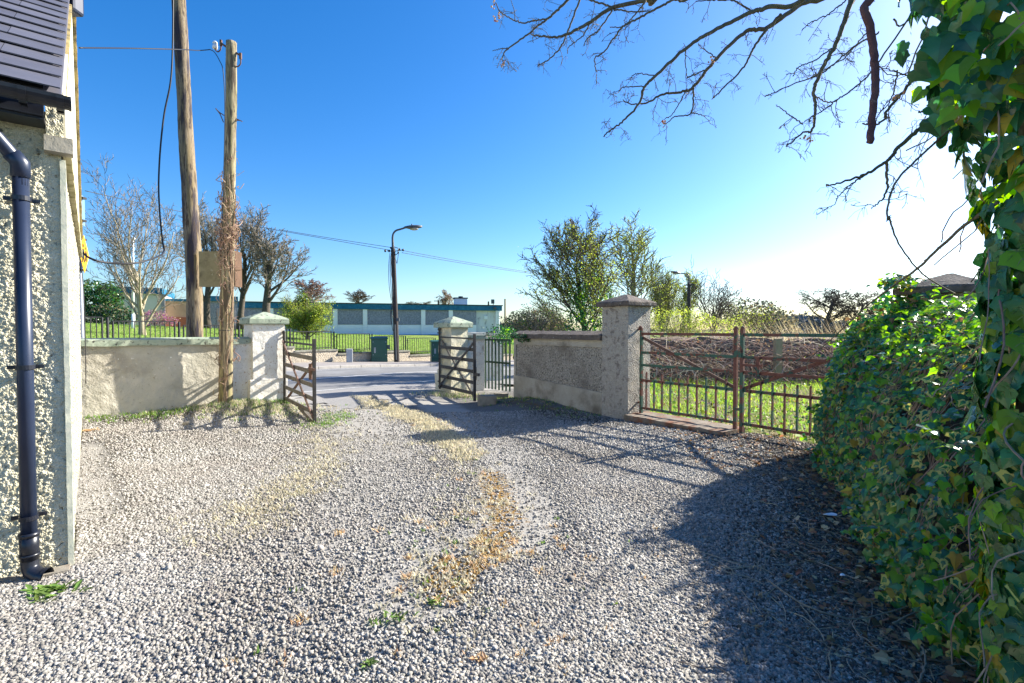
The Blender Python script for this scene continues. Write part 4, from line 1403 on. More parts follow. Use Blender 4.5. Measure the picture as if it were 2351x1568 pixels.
# ------------------------------------------------------------------ stepped boundary wall and railings across the road
bw = empty('boundary_wall', V(*xy(12, 20.5), .5), 'low stepped pebbledash wall along the far pavement below the railings', 'wall')
steps = []
u = 2.48
WSEG = [(-30, 2.5), (2.5, 6.5), (6.5, 10.5), (10.5, 12.5), (12.5, 16.6), (16.6, 20.8), (20.8, 25), (25, 33), (33, 60)]
for a_, c_ in WSEG:
    top = float(wall_top((a_ + c_) / 2)) if a_ > 0 and c_ < 40 else float(wall_top(c_ if a_ < 0 else a_)) - (.15 if c_ > 40 else -.1)
    p0, p1 = xy(a_, 20.32), xy(c_, 20.32)
    zb = float(min(zroad(a_), zroad(c_))) - .05
    ex = V(p1[0] - p0[0], p1[1] - p0[1], 0)
    ey = V(RV[0], RV[1], 0) * .22
    b = MB()
    if 2 < a_ < 30:
        b.gbox(V(p0[0], p0[1], zb), ex, ey, V(0, 0, top - zb - .06), .2, .012, 3)
    else:
        b.obox(V(p0[0], p0[1], zb), ex, ey, V(0, 0, top - zb - .06))
    b.build('wall_section', M['dashwall'], bw)
    b = MB()
    b.gbox(V(p0[0], p0[1], top - .06) - ey * .2, ex * .999, ey * 1.4, V(0, 0, .07), .2, .01, 3)
    b.build('coping', M['darkcoping'], bw)
rl = empty('roadside_railings', V(*xy(12, 20.6), .7), 'thin black steel railings stepping downhill along the top of the far wall', 'railings')
for k in range(-2, 14):
    ua = 2.3 + k * 2.04
    ub = ua + 1.96
    zt = 1.5 - .06 * (ua + 1 - 11.5)
    v = 20.62
    A, Bp = xy(ua, v), xy(ub, v)
    za = Tz(A[0], A[1])
    b = MB()
    b.bar((A[0], A[1], za - .1), (A[0], A[1], zt + .12), .055, .055, (1, 0, 0))
    b.build('post', M['railblack'], rl)
    b = MB()
    s0, s1 = xy(ua + .14, v), xy(ub - .06, v)
    b.bar((s0[0], s0[1], zt), (s1[0], s1[1], zt), .03, .035)
    b.bar((s0[0], s0[1], zt - .72), (s1[0], s1[1], zt - .72), .03, .03)
    for j in range(13):
        p = xy(ua + .14 + (1.76) * j / 12, v)
        b.bar((p[0], p[1], zt - .8), (p[0], p[1], zt), .022 if 0 < j < 12 else .04, .022 if 0 < j < 12 else .04, (1, 0, 0))
    for zz in (zt - .1, zt - .66):
        b.bar((A[0], A[1], zz), (s0[0], s0[1], zz), .02, .03)
    b.build('railing_panel', M['railblack'], rl)

# ------------------------------------------------------------------ school-like building across the road
def pline(x0, Y0, x1, Y1):
    a, c = PY(x0, 700, Y0), PY(x1, 700, Y1)
    return V(a.x, a.y, 0), V(c.x, c.y, 0)
A0, A1 = pline(770, 55, 1147, 60.5)
BD_ = (A1 - A0).normalized()
A0 = A0 - BD_ * 22
BL = (A1 - A0).length
BNm = V(BD_.y, -BD_.x, 0)
zt_b, zf_b, zp_b, z0_b = 4.42, 3.83, 2.16, .75
bld = empty('low_building', A0 + V(0, 0, .9), 'long flat roofed building with teal fascia, white piers and boarded dark panels', 'building')
b = MB()
b.obox(A0 + V(0, 0, z0_b) - BNm * 12, BD_ * BL, BNm * 11.9, V(0, 0, zt_b - z0_b - .15))
b.build('wall', M['dirtywhite'], bld)
b = MB()
b.obox(A0 + V(0, 0, zf_b) + BNm * .0, BD_ * (BL + .2), BNm * .28, V(0, 0, zt_b - zf_b))
b.obox(A1 + V(0, 0, zf_b) + BD_ * .002 - BNm * 12, BD_ * .22, BNm * 11.99, V(0, 0, zt_b - zf_b))
b.build('fascia', M['teal'], bld)
b = MB()
b.obox(A0 + V(0, 0, zt_b - .01) - BNm * 12, BD_ * (BL + .3), BNm * 12.34, V(0, 0, .1))
b.build('roof', M['roofdark'], bld)
pier_x = [(A1 - A0).length - s for s in ()]
def s_at(x):                      # distance along the front for an image column
    for i in range(0, 6000):
        p = A0 + BD_ * (i * .01)
        if CX + FPX * p.x / p.y >= x:
            return i * .01
    return BL
pxs = [s_at(x) for x in (771, 841, 908, 974, 1038, 1099)]
wend = s_at(1091 + 0)
pxs = [s_at(x) for x in (769.5, 838, 905.5, 971, 1034, 1096)]
sp_m = (pxs[-1] - pxs[0]) / 5
allp = [pxs[0] - sp_m * k for k in range(5, 0, -1)] + pxs
xs_end = s_at(1092.5)
allp = [p for p in allp]
for i, s in enumerate(allp[:-1] if allp[-1] > xs_end else allp):
    b = MB()
    b.obox(A0 + BD_ * (s - .24) + V(0, 0, z0_b), BD_ * .48, BNm * .2, V(0, 0, zf_b - z0_b))
    b.build('pier', M['whitepaint'], bld)
pl = [p for p in allp if p < xs_end - .5] + [xs_end]
for s0, s1 in zip(pl[:-1], pl[1:]):
    b = MB()
    b.obox(A0 + BD_ * (s0 + .25) + V(0, 0, zp_b), BD_ * (s1 - s0 - .5 if s1 != xs_end else s1 - s0 - .25), BNm * .06, V(0, 0, zf_b - zp_b - .02))
    b.build('window_board', M['infill'], bld)
    b = MB()
    b.obox(A0 + BD_ * (s0 + .25) + V(0, 0, z0_b), BD_ * (s1 - s0 - .5 if s1 != xs_end else s1 - s0 - .25), BNm * .09, V(0, 0, zp_b - z0_b - .05))
    b.build('apron_wall', M['whitepaint'], bld)
b = MB()
b.obox(A0 + V(0, 0, z0_b - .6), BD_ * BL, BNm * .3, V(0, 0, .85))
b.build('plinth', M['teal'], bld)
b = MB()
b.obox(A1 - BD_ * .55 + V(0, 0, z0_b), BD_ * .5, BNm * .22, V(0, 0, zf_b - z0_b))
b.build('pier', M['whitepaint'], bld)
ch = A0 + BD_ * s_at(1074) - BNm * 4
b = MB()
b.obox(ch + V(-.75, -.3, zt_b - .2), V(1.5, .4, 0), V(-.3, 1.2, 0), V(0, 0, 1.25))
chm = b.build('chimney', M['whitepaint'], bld)
b = MB()
b.obox(ch + V(-.85, -.4, zt_b + 1.05), V(1.7, .45, 0), V(-.34, 1.4, 0), V(0, 0, .13))
b.tube([ch + V(-.1, .3, zt_b + 1.1), ch + V(-.1, .3, zt_b + 1.35)], .3, 10)
b.build('chimney_cap', M['roofdark'], chm)
b = MB()
p = A0 + BD_ * s_at(1131) + BNm * .2
b.bar(p + V(0, 0, zt_b), p + V(0, 0, zt_b + .35), .08, .08, (1, 0, 0))
b.box(p + V(-.05, -.1, zt_b + .5), (.4, .3, .5))
b.box(p + V(.2, -.2, zf_b + .3), (.3, .3, .25))
b.build('floodlight', M['lamp'], bld)
p = A0 + BD_ * s_at(1115) + BNm * .02
b = MB()
b.box(p + V(0, 0, 3.0), (.42, .12, .42))
b.build('vent', M['whitepaint'], bld)
b = MB()
p = A0 + BD_ * s_at(1143)
b.tube([p + BNm * .3 + V(0, 0, z0_b), p + BNm * .3 + V(0, 0, zf_b)], .07, 8)
b.build('drainpipe', M['whitepaint'], bld)
for (x, y0, y1, Y, lb) in ((1159, 686, 775, 36, 'bare slim timber post beside the far corner of the low building'), (1051, 688, 720, 85, 'thin distant pole left of the roof chimney'),
                           (1121, 692, 720, 85, 'thin distant pole right of the roof chimney'), (1006, 689, 712, 85, 'far pole with a small crossbar beside the roof top birch')):
    a_, c_ = PY(x, y1, Y), PY(x, y0, Y)
    b = MB()
    b.tube([a_ - V(0, 0, 1.5), c_], Y * .0017, 8)
    if x == 1006:
        b.bar(c_ + V(-.75, 0, -.15), c_ + V(.75, 0, -.15), .12, .12)
    tag(b.build('distant_pole' if Y > 50 else 'timber_post', M['postwood'] if Y < 50 else M['darkpole']), lb, 'pole', 'poles beyond the low building')

# left-hand blocks
def block(name, x0, x1, ytop, ybot, Y0, Y1, label, m, fasc=None, ztop=None):
    a, c = PY(x0, ytop, Y0), PY(x1, ytop, Y1)
    zt = ztop or a.z
    zb = PY(x0, ybot, Y0).z - .8
    root = empty(name, V(a.x, a.y, zb), label, 'building')
    d = V(c.x - a.x, c.y - a.y, 0)
    n = V(-d.y, d.x, 0).normalized()
    if n.y < 0:
        n = -n
    b = MB()
    b.obox(V(a.x, a.y, zb), d, n * 8, V(0, 0, zt - zb))
    b.build('wall', m, root)
    if fasc:
        b = MB()
        b.obox(V(a.x, a.y, zt - .0) - n * .25 - d * .01, d * 1.02, n * 8.4, V(0, 0, fasc))
        b.build('fascia', M['teal'], root)
    return root, a, d, n, zb, zt
cb = block('cream_building', 235, 372, 672, 742, 44, 46, 'cream walled block with pale teal roof edge behind the pale bare tree', M['creamwall'], .55)
r_, a_, d_, n_, zb_, zt_ = cb
b = MB()
for f in (.45, .98):
    b.obox(V(a_.x, a_.y, zb_) + d_ * f - n_ * .12, d_.normalized() * .3, n_ * .12, V(0, 0, zt_ - zb_))
b.build('pier', M['greypanel'], r_)
sb = block('brown_building', 374, 436, 691, 742, 47, 48, 'low brown flat roofed block with brick base next to the leaning pole', M['brownwall'], .22)
r_, a_, d_, n_, zb_, zt_ = sb
b = MB()
b.obox(V(a_.x, a_.y, zb_) - n_ * .1, d_, n_ * .1, V(0, 0, PY(400, 728, 47).z - zb_))
b.build('brick_base', M['brick'], r_)
eb = block('entrance_block', 437, 545, 690, 745, 49, 51, 'grey entrance block with pale double doors seen between the two poles', M['infill'], .5)
r_, a_, d_, n_, zb_, zt_ = eb
for x0, x1, nm in ((470, 481, 'door'), (487, 508, 'door'), (511, 524, 'door')):
    p0 = PY(x0, 742, 49.2)
    p1 = PY(x1, 706, 49.6)
    b = MB()
    b.obox(V(p0.x, a_.y - .1 + (p0.x - a_.x) * d_.y / d_.x, zb_), V(p1.x - p0.x, (p1.x - p0.x) * d_.y / d_.x, 0), n_ * .09, V(0, 0, p1.z - zb_))
    dr = b.build('door', M['greypanel'], r_)
    if x0 == 487:
        b = MB()
        q = PY(496, 719, 49.2)
        b.box(V(q.x, a_.y - .13 + (q.x - a_.x) * d_.y / d_.x, q.z), (.55, .05, .7))
        b.build('notice', M['whitepaint'], dr)

# ------------------------------------------------------------------ foliage templates
def leaf_tpl(rim=False, curl=.22, shape=0, veins=False):
    half = [[(0, 0), (.2, -.13), (.42, -.05), (.47, .12), (.60, .33), (.40, .45), (.24, .68), (0, 1.0)],
            [(0, 0), (.22, -.1), (.44, .0), (.52, .17), (.5, .34), (.36, .52), (.19, .76), (0, 1.0)],
            [(0, 0), (.17, -.1), (.34, -.02), (.34, .14), (.5, .34), (.3, .45), (.17, .7), (0, 1.12)]][shape]
    def z(x, y):
        return curl * (abs(x) * .75 - x * x * .9) - curl * .9 * y * y + .03 * math.sin(abs(x) * 9 + y * 5)
    vs, fs, mi = [], [], []
    for sg in (1, -1):
        b = len(vs)
        def F(f, m):
            fs.append(f if sg == 1 else f[::-1])
            mi.append(m)
        inner = [(x * (.5 if rim else .55), .3 + (y - .3) * (.55 if rim else .6)) for x, y in half]
        inner[0], inner[-1] = (0, .06), (0, half[-1][1] * .8)
        vs += [(sg * x, y, z(x, y)) for x, y in half] + [(sg * x, y, z(x, y)) for x, y in inner] + [(0, .24, z(0, .24)), (0, .5, z(0, .5))]
        for k in range(7):
            F([b + k, b + k + 1, b + 9 + k, b + 8 + k], 1 if rim else 0)
        m0, m1 = b + 16, b + 17
        F([m0, b + 8, b + 9, b + 10], 0)
        F([m0, b + 10, b + 11, b + 12], 0)
        F([m0, b + 12, b + 13, m1], 0)
        F([m1, b + 13, b + 14, b + 15], 0)
    if veins:
        for (x0, y0), (x1, y1) in (((0, .02), (0, .9)), ((0, .05), (.36, .3)), ((0, .05), (-.36, .3)), ((0, .03), (.28, .0)), ((0, .03), (-.28, .0)), ((0, .4), (.22, .6)), ((0, .4), (-.22, .6))):
            dx, dy = x1 - x0, y1 - y0
            L = math.hypot(dx, dy)
            px, py = -dy / L * .014, dx / L * .014
            b = len(vs)
            vs += [(x0 + px, y0 + py, z(x0, y0) + .012), (x0 - px, y0 - py, z(x0, y0) + .012), ((x0 + x1) / 2 - px * .7, (y0 + y1) / 2 - py * .7, z((x0 + x1) / 2, (y0 + y1) / 2) + .014),
                   (x1, y1, z(x1, y1) + .012), ((x0 + x1) / 2 + px * .7, (y0 + y1) / 2 + py * .7, z((x0 + x1) / 2, (y0 + y1) / 2) + .014)]
            fs.append([b, b + 1, b + 2, b + 3, b + 4])
            mi.append(9)
    return vs, fs, mi
LEAF = leaf_tpl()
RIML = leaf_tpl(True)
HEART = leaf_tpl(False, .4, 1)
NARROW = leaf_tpl(False, .3, 2)
BIGLEAF = leaf_tpl(False, .3, 0, True)
BIGHEART = leaf_tpl(False, .42, 1, True)
OVAL = ([(0, 0, 0), (.28, .3, .06), (.3, .62, .05), (0, 1, -.06), (-.3, .62, .05), (-.28, .3, .06)], [(0, 1, 2, 3), (0, 3, 4, 5)], [0, 0])
DIAM = ([(0, 0, 0), (.3, .5, .05), (0, 1, 0), (-.3, .5, .05)], [(0, 1, 2, 3)], [0])
BLADE = ([(-.5, 0, 0), (.5, 0, 0), (-.4, .12, .5), (.4, .12, .5), (0, .42, 1)], [(0, 1, 3, 2), (2, 3, 4)], [0, 0])

def leaves(name, pos, nrm, size, tpl, mats, parent=None, droop=.8, mioff=None):
    N = len(pos)
    if 9 in tpl[2]:                       # veins take the last material, whatever the leaf's own
        mats = mats + [M['vein']]
        mi = np.array(tpl[2])[None, :] + np.zeros((N, 1), int)
        mi = np.where(mi == 9, len(mats) - 1, mi + (0 if mioff is None else np.asarray(mioff)[:, None]))
        tpl = (tpl[0], tpl[1], mi)
        mioff = None
    up = np.tile(np.array([0, 0, -1.0]), (N, 1)) * droop + rng.normal(size=(N, 3)) * .55
    R3 = rot_from(nrm + rng.normal(size=(N, 3)) * .25, up) * size[:, None, None]
    R3[:, :, 0] *= rng.uniform(.8, 1.2, N)[:, None]
    return scatter(name, tpl[0], tpl[1], tpl[2], R3, pos, mats, parent, mioff=mioff, smooth=len(tpl[0]) > 12, jitter=.06 if len(tpl[0]) > 12 else 0)
def rand_leaves(name, pos, size, tpl, mats, parent=None, mioff=None):
    nrm = rng.normal(size=(len(pos), 3))
    nrm[:, 2] = np.abs(nrm[:, 2]) + .2
    return leaves(name, pos, nrm, size, tpl, mats, parent, .3, mioff)
def blades(name, x, y, z, h, wd, m, parent=None, lean=.35, away=None):
    N = len(x)
    th = rng.uniform(0, 2 * np.pi, N) if away is None else away + rng.normal(size=N) * .5
    ln = np.abs(rng.normal(size=N)) * lean
    d = np.stack([np.cos(th), np.sin(th), np.zeros(N)], 1)
    zz = np.stack([d[:, 0] * ln, d[:, 1] * ln, np.ones(N)], 1)
    zz /= np.linalg.norm(zz, axis=1, keepdims=True)
    s = np.stack([-d[:, 1], d[:, 0], np.zeros(N)], 1)
    R3 = np.stack([s * wd[:, None], d * h[:, None] * .8, zz * h[:, None]], axis=2)
    return scatter(name, BLADE[0], BLADE[1], BLADE[2], R3, np.stack([x, y, z], 1), m, parent)

# ------------------------------------------------------------------ trees
def grow(P, seed):
    r = random.Random(seed)
    out = []
    def br(p, d, L, rad, lv):
        n = P['seg'][lv]
        pts, rs = [p], [rad]
        for i in range(n):
            d = (d + Vector((r.gauss(0, 1), r.gauss(0, 1), r.gauss(0, 1))) * P['wob'][lv] + Vector((0, 0, P['up'][lv]))).normalized()
            p = p + d * (L / n)
            pts.append(p)
            rs.append(rad * (1 - (1 - P['tap'][lv]) * (i + 1) / n))
        out.append((lv, pts, rs))
        if lv + 1 >= len(P['seg']):
            return
        k = P['n'][lv]
        az = r.uniform(0, 6.28)
        for j in range(k):
            t = P['t0'][lv] + (1 - P['t0'][lv]) * ((j + r.random()) / k)
            f = t * n
            i = min(int(f), n - 1)
            q = pts[i].lerp(pts[i + 1], f - i)
            dd = (pts[i + 1] - pts[i]).normalized()
            az += 2.4 + r.uniform(-.5, .5)
            a = dd.cross(Vector((.2, .3, .93)))
            if a.length < .05:
                a = dd.cross(Vector((1, 0, 0)))
            a.normalize()
            side = a * math.cos(az) + dd.cross(a) * math.sin(az)
            ang = P['ang'][lv] * r.uniform(.75, 1.25)
            cd = (dd * math.cos(ang) + side * math.sin(ang)).normalized()
            br(q, cd, L * P['lr'][lv] * r.uniform(.7, 1.15) * (1.1 - P['fall'][lv] * t), max(rs[i] * P['rr'][lv], .003), lv + 1)
    br(Vector((0, 0, 0)), Vector((r.uniform(-.04, .04), 0, 1)), 1.0, P['r0'], 0)
    return out
def preset(**k):
    P = dict(seg=[8, 8, 6, 4], n=[12, 9, 7], t0=[.12, .15, .15], lr=[.75, .5, .5], ang=[.75, .7, .7], up=[.0, .1, .08, .06], wob=[.05, .12, .16, .2], tap=[.3, .25, .25, .3],
             rr=[.6, .6, .6], fall=[.35, .4, .3], r0=.02)
    P.update(k)
    return P
def tree(name, x0, x1, ytop, ybase, xb, Y, P, seed, label, mb='bark', mt='twigpale', trunk_r=.2, twig_r=.006, leafs=None, group=None, cat='tree', dz=.3, split=2):
    base = PY(xb, ybase, Y)
    base.z -= dz
    root = empty(name, base, label, cat, group)
    br = grow(P, seed)
    allp = np.array([q for b in br for q in b[1]])
    H = PY(xb, ytop, Y).z - base.z
    sz = H / np.percentile(allp[:, 2], 99.9)
    xl, xr = PY(x0, ytop, Y).x - base.x, PY(x1, ytop, Y).x - base.x
    lo, hi = np.percentile(allp[:, 0], .4), np.percentile(allp[:, 0], 99.6)
    sx = (xr - xl) / (hi - lo)
    off = (xl + xr) / 2 - (lo + hi) / 2 * sx
    def tf(q):
        k = min(1, max(0, (q.z - .15) * 1.5))
        return Vector((base.x + q.x * sx + off * k, base.y + q.y * sx, base.z + q.z * sz))
    A, B = MB(), MB()
    rs0 = trunk_r / P['r0']
    tips = []
    for lv, pts, rs in br:
        pp = [tf(q) for q in pts]
        if lv < split:
            A.tube(pp, [max(r * rs0, twig_r * 1.3) for r in rs], 8 if lv == 0 else 5)
        else:
            B.tube(pp, [max(r * rs0 * .8, twig_r) for r in rs], 3, False)
        if lv >= len(P['seg']) - 2:
            tips.append(np.array([tuple(q) for q in pp]))
    if len(A.v):
        st = A.v[:8]
        c = np.mean(np.array(st), 0)
        for i in range(8):
            A.v[i] = tuple(c + (np.array(A.v[i]) - c) * 1.5)
    A.build('trunk', M[mb], root, True)
    B.build('twigs', M[mt], root)
    if leafs:
        for (nm, cnt, s0, s1, tpl, m, jit, zlo, zhi) in leafs:
            pts = np.concatenate(tips)
            zr_ = (pts[:, 2] - base.z) / H
            pts = pts[(zr_ >= zlo) & (zr_ <= zhi)]
            pos = pts[rng.integers(0, len(pts), cnt)] + rng.normal(size=(cnt, 3)) * jit
            rand_leaves(nm, pos, rng.uniform(s0, s1, cnt), tpl, M[m], root)
    return root, tips

VASE = preset(seg=[5, 9, 7, 5, 4], n=[13, 9, 6, 4], t0=[.18, .2, .15, .2], lr=[1.15, .5, .5, .5], ang=[.72, .5, .6, .6], up=[0, .085, .05, .05, .04], wob=[.03, .09, .13, .16, .2],
              tap=[.6, .25, .3, .3, .4], rr=[.5, .45, .4, .42], fall=[.15, .35, .3, .2], r0=.03)
OAK = preset(seg=[8, 9, 7, 5, 4], n=[11, 8, 6, 4], t0=[.3, .2, .2, .2], lr=[.55, .55, .5, .5], ang=[.85, .7, .7, .7], up=[0, .09, .07, .05, .03], wob=[.05, .13, .17, .2, .25],
             tap=[.35, .3, .3, .35, .4], rr=[.42, .36, .36, .42], fall=[.35, .3, .3, .2], r0=.03)
DOME = dict(VASE, n=[11, 8, 6, 4], t0=[.32, .2, .15, .2], lr=[.8, .5, .5, .5], ang=[.62, .55, .6, .6], fall=[.4, .35, .3, .2], tap=[.45, .2, .3, .3, .4], rr=[.45, .42, .4, .42])
UPR = preset(seg=[9, 7, 6, 4], n=[16, 9, 6], rr=[.36, .4, .45], tap=[.25, .2, .25, .3], t0=[.12, .15, .15], lr=[.5, .5, .5], ang=[.5, .5, .55], up=[0, .1, .09, .08], wob=[.05, .1, .14, .2], fall=[.55, .35, .3], r0=.02)
BUSH = preset(seg=[4, 8, 6, 4], rr=[.36, .36, .45], n=[22, 12, 8], t0=[.02, .15, .15], lr=[1.35, .5, .5], ang=[.65, .6, .7], up=[0, .04, .05, .05], wob=[.05, .10, .15, .2], fall=[.1, .35, .3], tap=[.5, .25, .3, .4], r0=.02)
HAW = preset(seg=[9, 8, 6, 4], n=[26, 11, 7], t0=[.06, .12, .15], lr=[.62, .5, .5], ang=[.8, .6, .7], up=[0, .045, .04, .03], wob=[.05, .1, .15, .2], fall=[.62, .35, .3], tap=[.2, .25, .3, .4], rr=[.36, .4, .45], r0=.02)
FAN = dict(BUSH, n=[15, 8, 5])
tree('bare_tree', 186, 428, 376, 772, 327, 25.5, VASE, 5, 'pale barked bare tree with wide vase shaped crown on the grass bank', 'palebark', 'twigpale', .155, .0036)
tree('bare_tree', 415, 532, 462, 748, 474, 40, DOME, 12, 'dark bare tree showing between the leaning pole and the slim pole', 'darkbark', 'twigpale', .27, .0022, group='dark bare trees on the bank')
tree('bare_tree', 505, 630, 463, 748, 553, 42, DOME, 21, 'dark bare tree with forked trunk just right of the slim pole', 'darkbark', 'twigpale', .27, .0022, group='dark bare trees on the bank')
tree('bare_tree', 555, 702, 476, 748, 612, 41, DOME, 33, 'dark bare tree nearest the bushy green conifer', 'darkbark', 'twigpale', .36, .010, group='dark bare trees on the bank')
tree('russet_tree', 672, 756, 640, 712, 713, 72, OAK, 41, 'round russet twigged tree behind the bushy green conifer', 'bark', 'twigred', .5, .011)
tree('bare_tree', 793, 851, 664, 706, 823, 85, OAK, 44, 'small bare tree peeping over the teal roof', 'darkbark', 'twigdark', .35, .012)
tree('birch_tree', 1002, 1040, 664, 712, 1022, 85, preset(up=[0, -.05, -.12, -.2], n=[14, 8, 6]), 46, 'slender weeping birch behind the flat roof near the chimney', 'bark', 'twigred', .25, .018,
     leafs=[('foliage', 900, .12, .22, DIAM, 'leafbrown', .15, 0, 1)])
tree('bare_tree', 930, 1000, 690, 712, 965, 90, OAK, 47, 'low bare treetop just above the roof line left of the birch', 'bark', 'twigpale', .25, .012)
hw, tips = tree('hawthorn_tree', 1190, 1424, 472, 785, 1340, 18.5, HAW, 52, 'large budding tree with ivy on its trunk behind the roughcast wall', 'darkbark', 'twigdark', .13, .0028,
     leafs=[('young_leaves', 11000, .03, .065, OVAL, 'leafbud', .06, 0, .9), ('buds', 2600, .03, .06, OVAL, 'twigdark', .03, .35, 1), ('bright_leaves', 4200, .03, .065, OVAL, 'leaflime', .06, 0, .6)])
b0 = PY(1345, 785, 18.5)
def blob(n, c, rx, ry, rz, hollow=.55):
    d = rng.normal(size=(n, 3))
    d /= np.linalg.norm(d, axis=1, keepdims=True)
    rad = hollow + (1 - hollow) * rng.uniform(size=n) ** .6
    lump = np.array([1 + .42 * noise.noise(Vector((float(q[0]) * 2.1 + c[0], float(q[1]) * 2.1, float(q[2]) * 2.1))) + .3 * noise.noise(Vector((float(q[0]) * 5, float(q[1]) * 5 + c[0], float(q[2]) * 5))) for q in d])
    return np.array([c[0], c[1], c[2]]) + d * rad[:, None] * lump[:, None] * np.array([rx, ry, rz])
iv = np.concatenate([blob(1900, PY(1362, 700, 18.2), .75, .6, 1.25), blob(800, PY(1330, 655, 18.3), .5, .5, .9), blob(1600, PY(1360, 745, 18), 1.2, .7, .8)])
o = rand_leaves('trunk_ivy', iv, rng.uniform(.05, .1, len(iv)), OVAL, [M['ivy'], M['ivylight']], hw, rng.integers(0, 2, len(iv)) * (rng.uniform(size=len(iv)) < .45))
tree('spring_tree', 1388, 1542, 508, 770, 1460, 31, UPR, 61, 'tall feathery spring tree with pale green haze above the stone pillar', 'bark', 'twiggreen', .24, .0045,
     leafs=[('young_leaves', 9000, .035, .075, DIAM, 'leaflime', .1, .15, 1)])
tree('spring_tree', 1487, 1560, 600, 775, 1520, 34, BUSH, 63, 'lower green tinted sapling thicket between the stone pillar and the far lamp', 'bark', 'twiggreen', .12, .006,
     leafs=[('young_leaves', 4500, .06, .12, DIAM, 'leafbud', .12, .0, 1)])
tree('spring_tree', 1535, 1605, 622, 775, 1568, 40, UPR, 64, 'thin spring tree standing right behind the far street lamp', 'bark', 'twiggreen', .16, .007,
     leafs=[('young_leaves', 4200, .07, .13, DIAM, 'leafbud', .12, .0, 1)])
tree('bare_tree', 1570, 1702, 596, 770, 1640, 28, FAN, 66, 'fan shaped bare tree right of the far street lamp', 'bark', 'twigdark', .13, .006)
tree('bare_tree', 1625, 1760, 690, 775, 1692, 32, FAN, 67, 'low grey twiggy tree right of the fan shaped bare tree', 'bark', 'twigdark', .09, .007, leafs=[('young_leaves', 1500, .06, .12, DIAM, 'leafbud', .12, .0, 1)])
tree('bare_tree', 1832, 1962, 660, 765, 1896, 46, OAK, 71, 'rounded bare oak on the skyline left of the ivy bank', 'darkbark', 'twigdark', .3, .007, group='bare skyline trees')
tree('bare_tree', 1925, 2010, 668, 768, 1968, 47, OAK, 72, 'smaller bare tree on the skyline half behind the ivy bank', 'darkbark', 'twigdark', .25, .007, group='bare skyline trees')

def shrub(name, label, parts, cat='shrub', twig=None, group=None):
    c = parts[0][1]
    root = empty(name, c, label, cat, group)
    for (nm, ctr, rx, ry, rz, n, s0, s1, tpl, ms) in parts:
        pos = blob(n, ctr, rx, ry, rz)
        ms_ = [M[q] for q in ms]
        rand_leaves(nm, pos, rng.uniform(s0, s1, n), tpl, ms_, root, rng.integers(0, len(ms_), n))
    if twig:
        b = MB()
        for k in range(twig[0]):
            a, e_ = rnd.uniform(0, 6.28), rnd.uniform(.2, 1.4)
            d = Vector((math.cos(a) * math.cos(e_) * twig[1], math.sin(a) * math.cos(e_) * twig[1], math.sin(e_) * twig[2]))
            p0 = Vector(c) - V(0, 0, twig[3])
            b.tube(jagged([p0, p0 + d * .55 + V(rnd.gauss(0, .08), 0, rnd.gauss(0, .08)), p0 + d], 6, .03), twig[4], 3, False)
        b.build('stems', M[twig[5]], root)
    return root
cb_root, _ = tree('conifer_bush', 650, 763, 668, 772, 706, 34, dict(BUSH, n=[26, 9, 6], ang=[.95, .6, .7]), 83, 'bushy yellow green shrub with dark conifer centre in front of the teal building', 'darkbark', 'twiggreen', .12, .007,
     leafs=[('foliage', 6500, .06, .13, DIAM, 'leafbud', .10, 0, .8), ('lime_foliage', 3000, .06, .12, DIAM, 'leaflime', .10, 0, .7), ('dark_foliage', 3000, .06, .13, DIAM, 'leafgreen', .10, 0, .6)], cat='shrub')
pos = blob(2400, PY(694, 712, 34.5), .6, .6, 1.2)
rand_leaves('conifer_crown', pos, rng.uniform(.08, .16, 2400), DIAM, [M['leafdark'], M['leafgold'], M['leafgreen']], cb_root, rng.integers(0, 3, 2400))
shrub('purple_shrub', 'purple flowering shrub at the foot of the pale bare tree', [('foliage', PY(352, 730, 33), .95, .7, .55, 1500, .06, .13, DIAM, ['leafpurple', 'leafbrown']),
      ('foliage', PY(388, 737, 33.5), .55, .5, .3, 500, .06, .12, DIAM, ['leafpurple', 'leafbrown'])])
shrub('ivy_thicket', 'dark green ivy smothered mass beside the cream block', [('foliage', PY(222, 690, 40), 1.9, 1.4, 1.6, 4200, .12, .24, OVAL, ['leafdark', 'ivy', 'leafgreen']),
      ('foliage', PY(240, 725, 39), 2.6, 1.4, .9, 3000, .1, .2, OVAL, ['leafdark', 'leafbrown', 'ivy'])])
shrub('brown_shrub', 'brown gorse like bush behind the roughcast wall', [('foliage', PY(1238, 738, 16.5), .85, .6, .55, 3600, .03, .08, DIAM, ['leafbrown', 'leafbrown', 'leafgreen']),
      ('foliage', PY(1190, 745, 17), .6, .5, .45, 1900, .03, .08, DIAM, ['leafdark', 'leafbrown', 'leafgreen'])], twig=(260, 1.0, 1.1, .7, .005, 'twigpale'))
shrub('ivy_clump', 'dark ivy clump at the far end of the roughcast wall coping', [('foliage', PY(1163, 772, 12.6), .28, .2, .22, 700, .03, .06, OVAL, ['ivy', 'ivy', 'ivylight']),
      ('foliage', PY(1148, 765, 14), .4, .3, .25, 500, .03, .07, OVAL, ['ivy', 'leafdark'])])
shrub('ivy_patch', 'small dark ivy patch spilling over the roughcast wall coping', [('foliage', PY(1204, 776, 11.0), .18, .05, .09, 260, .025, .05, OVAL, ['ivy', 'leafdark']),
      ('foliage', PY(1180, 770, 11.2), .1, .05, .07, 110, .025, .05, OVAL, ['ivy', 'leafdark'])])
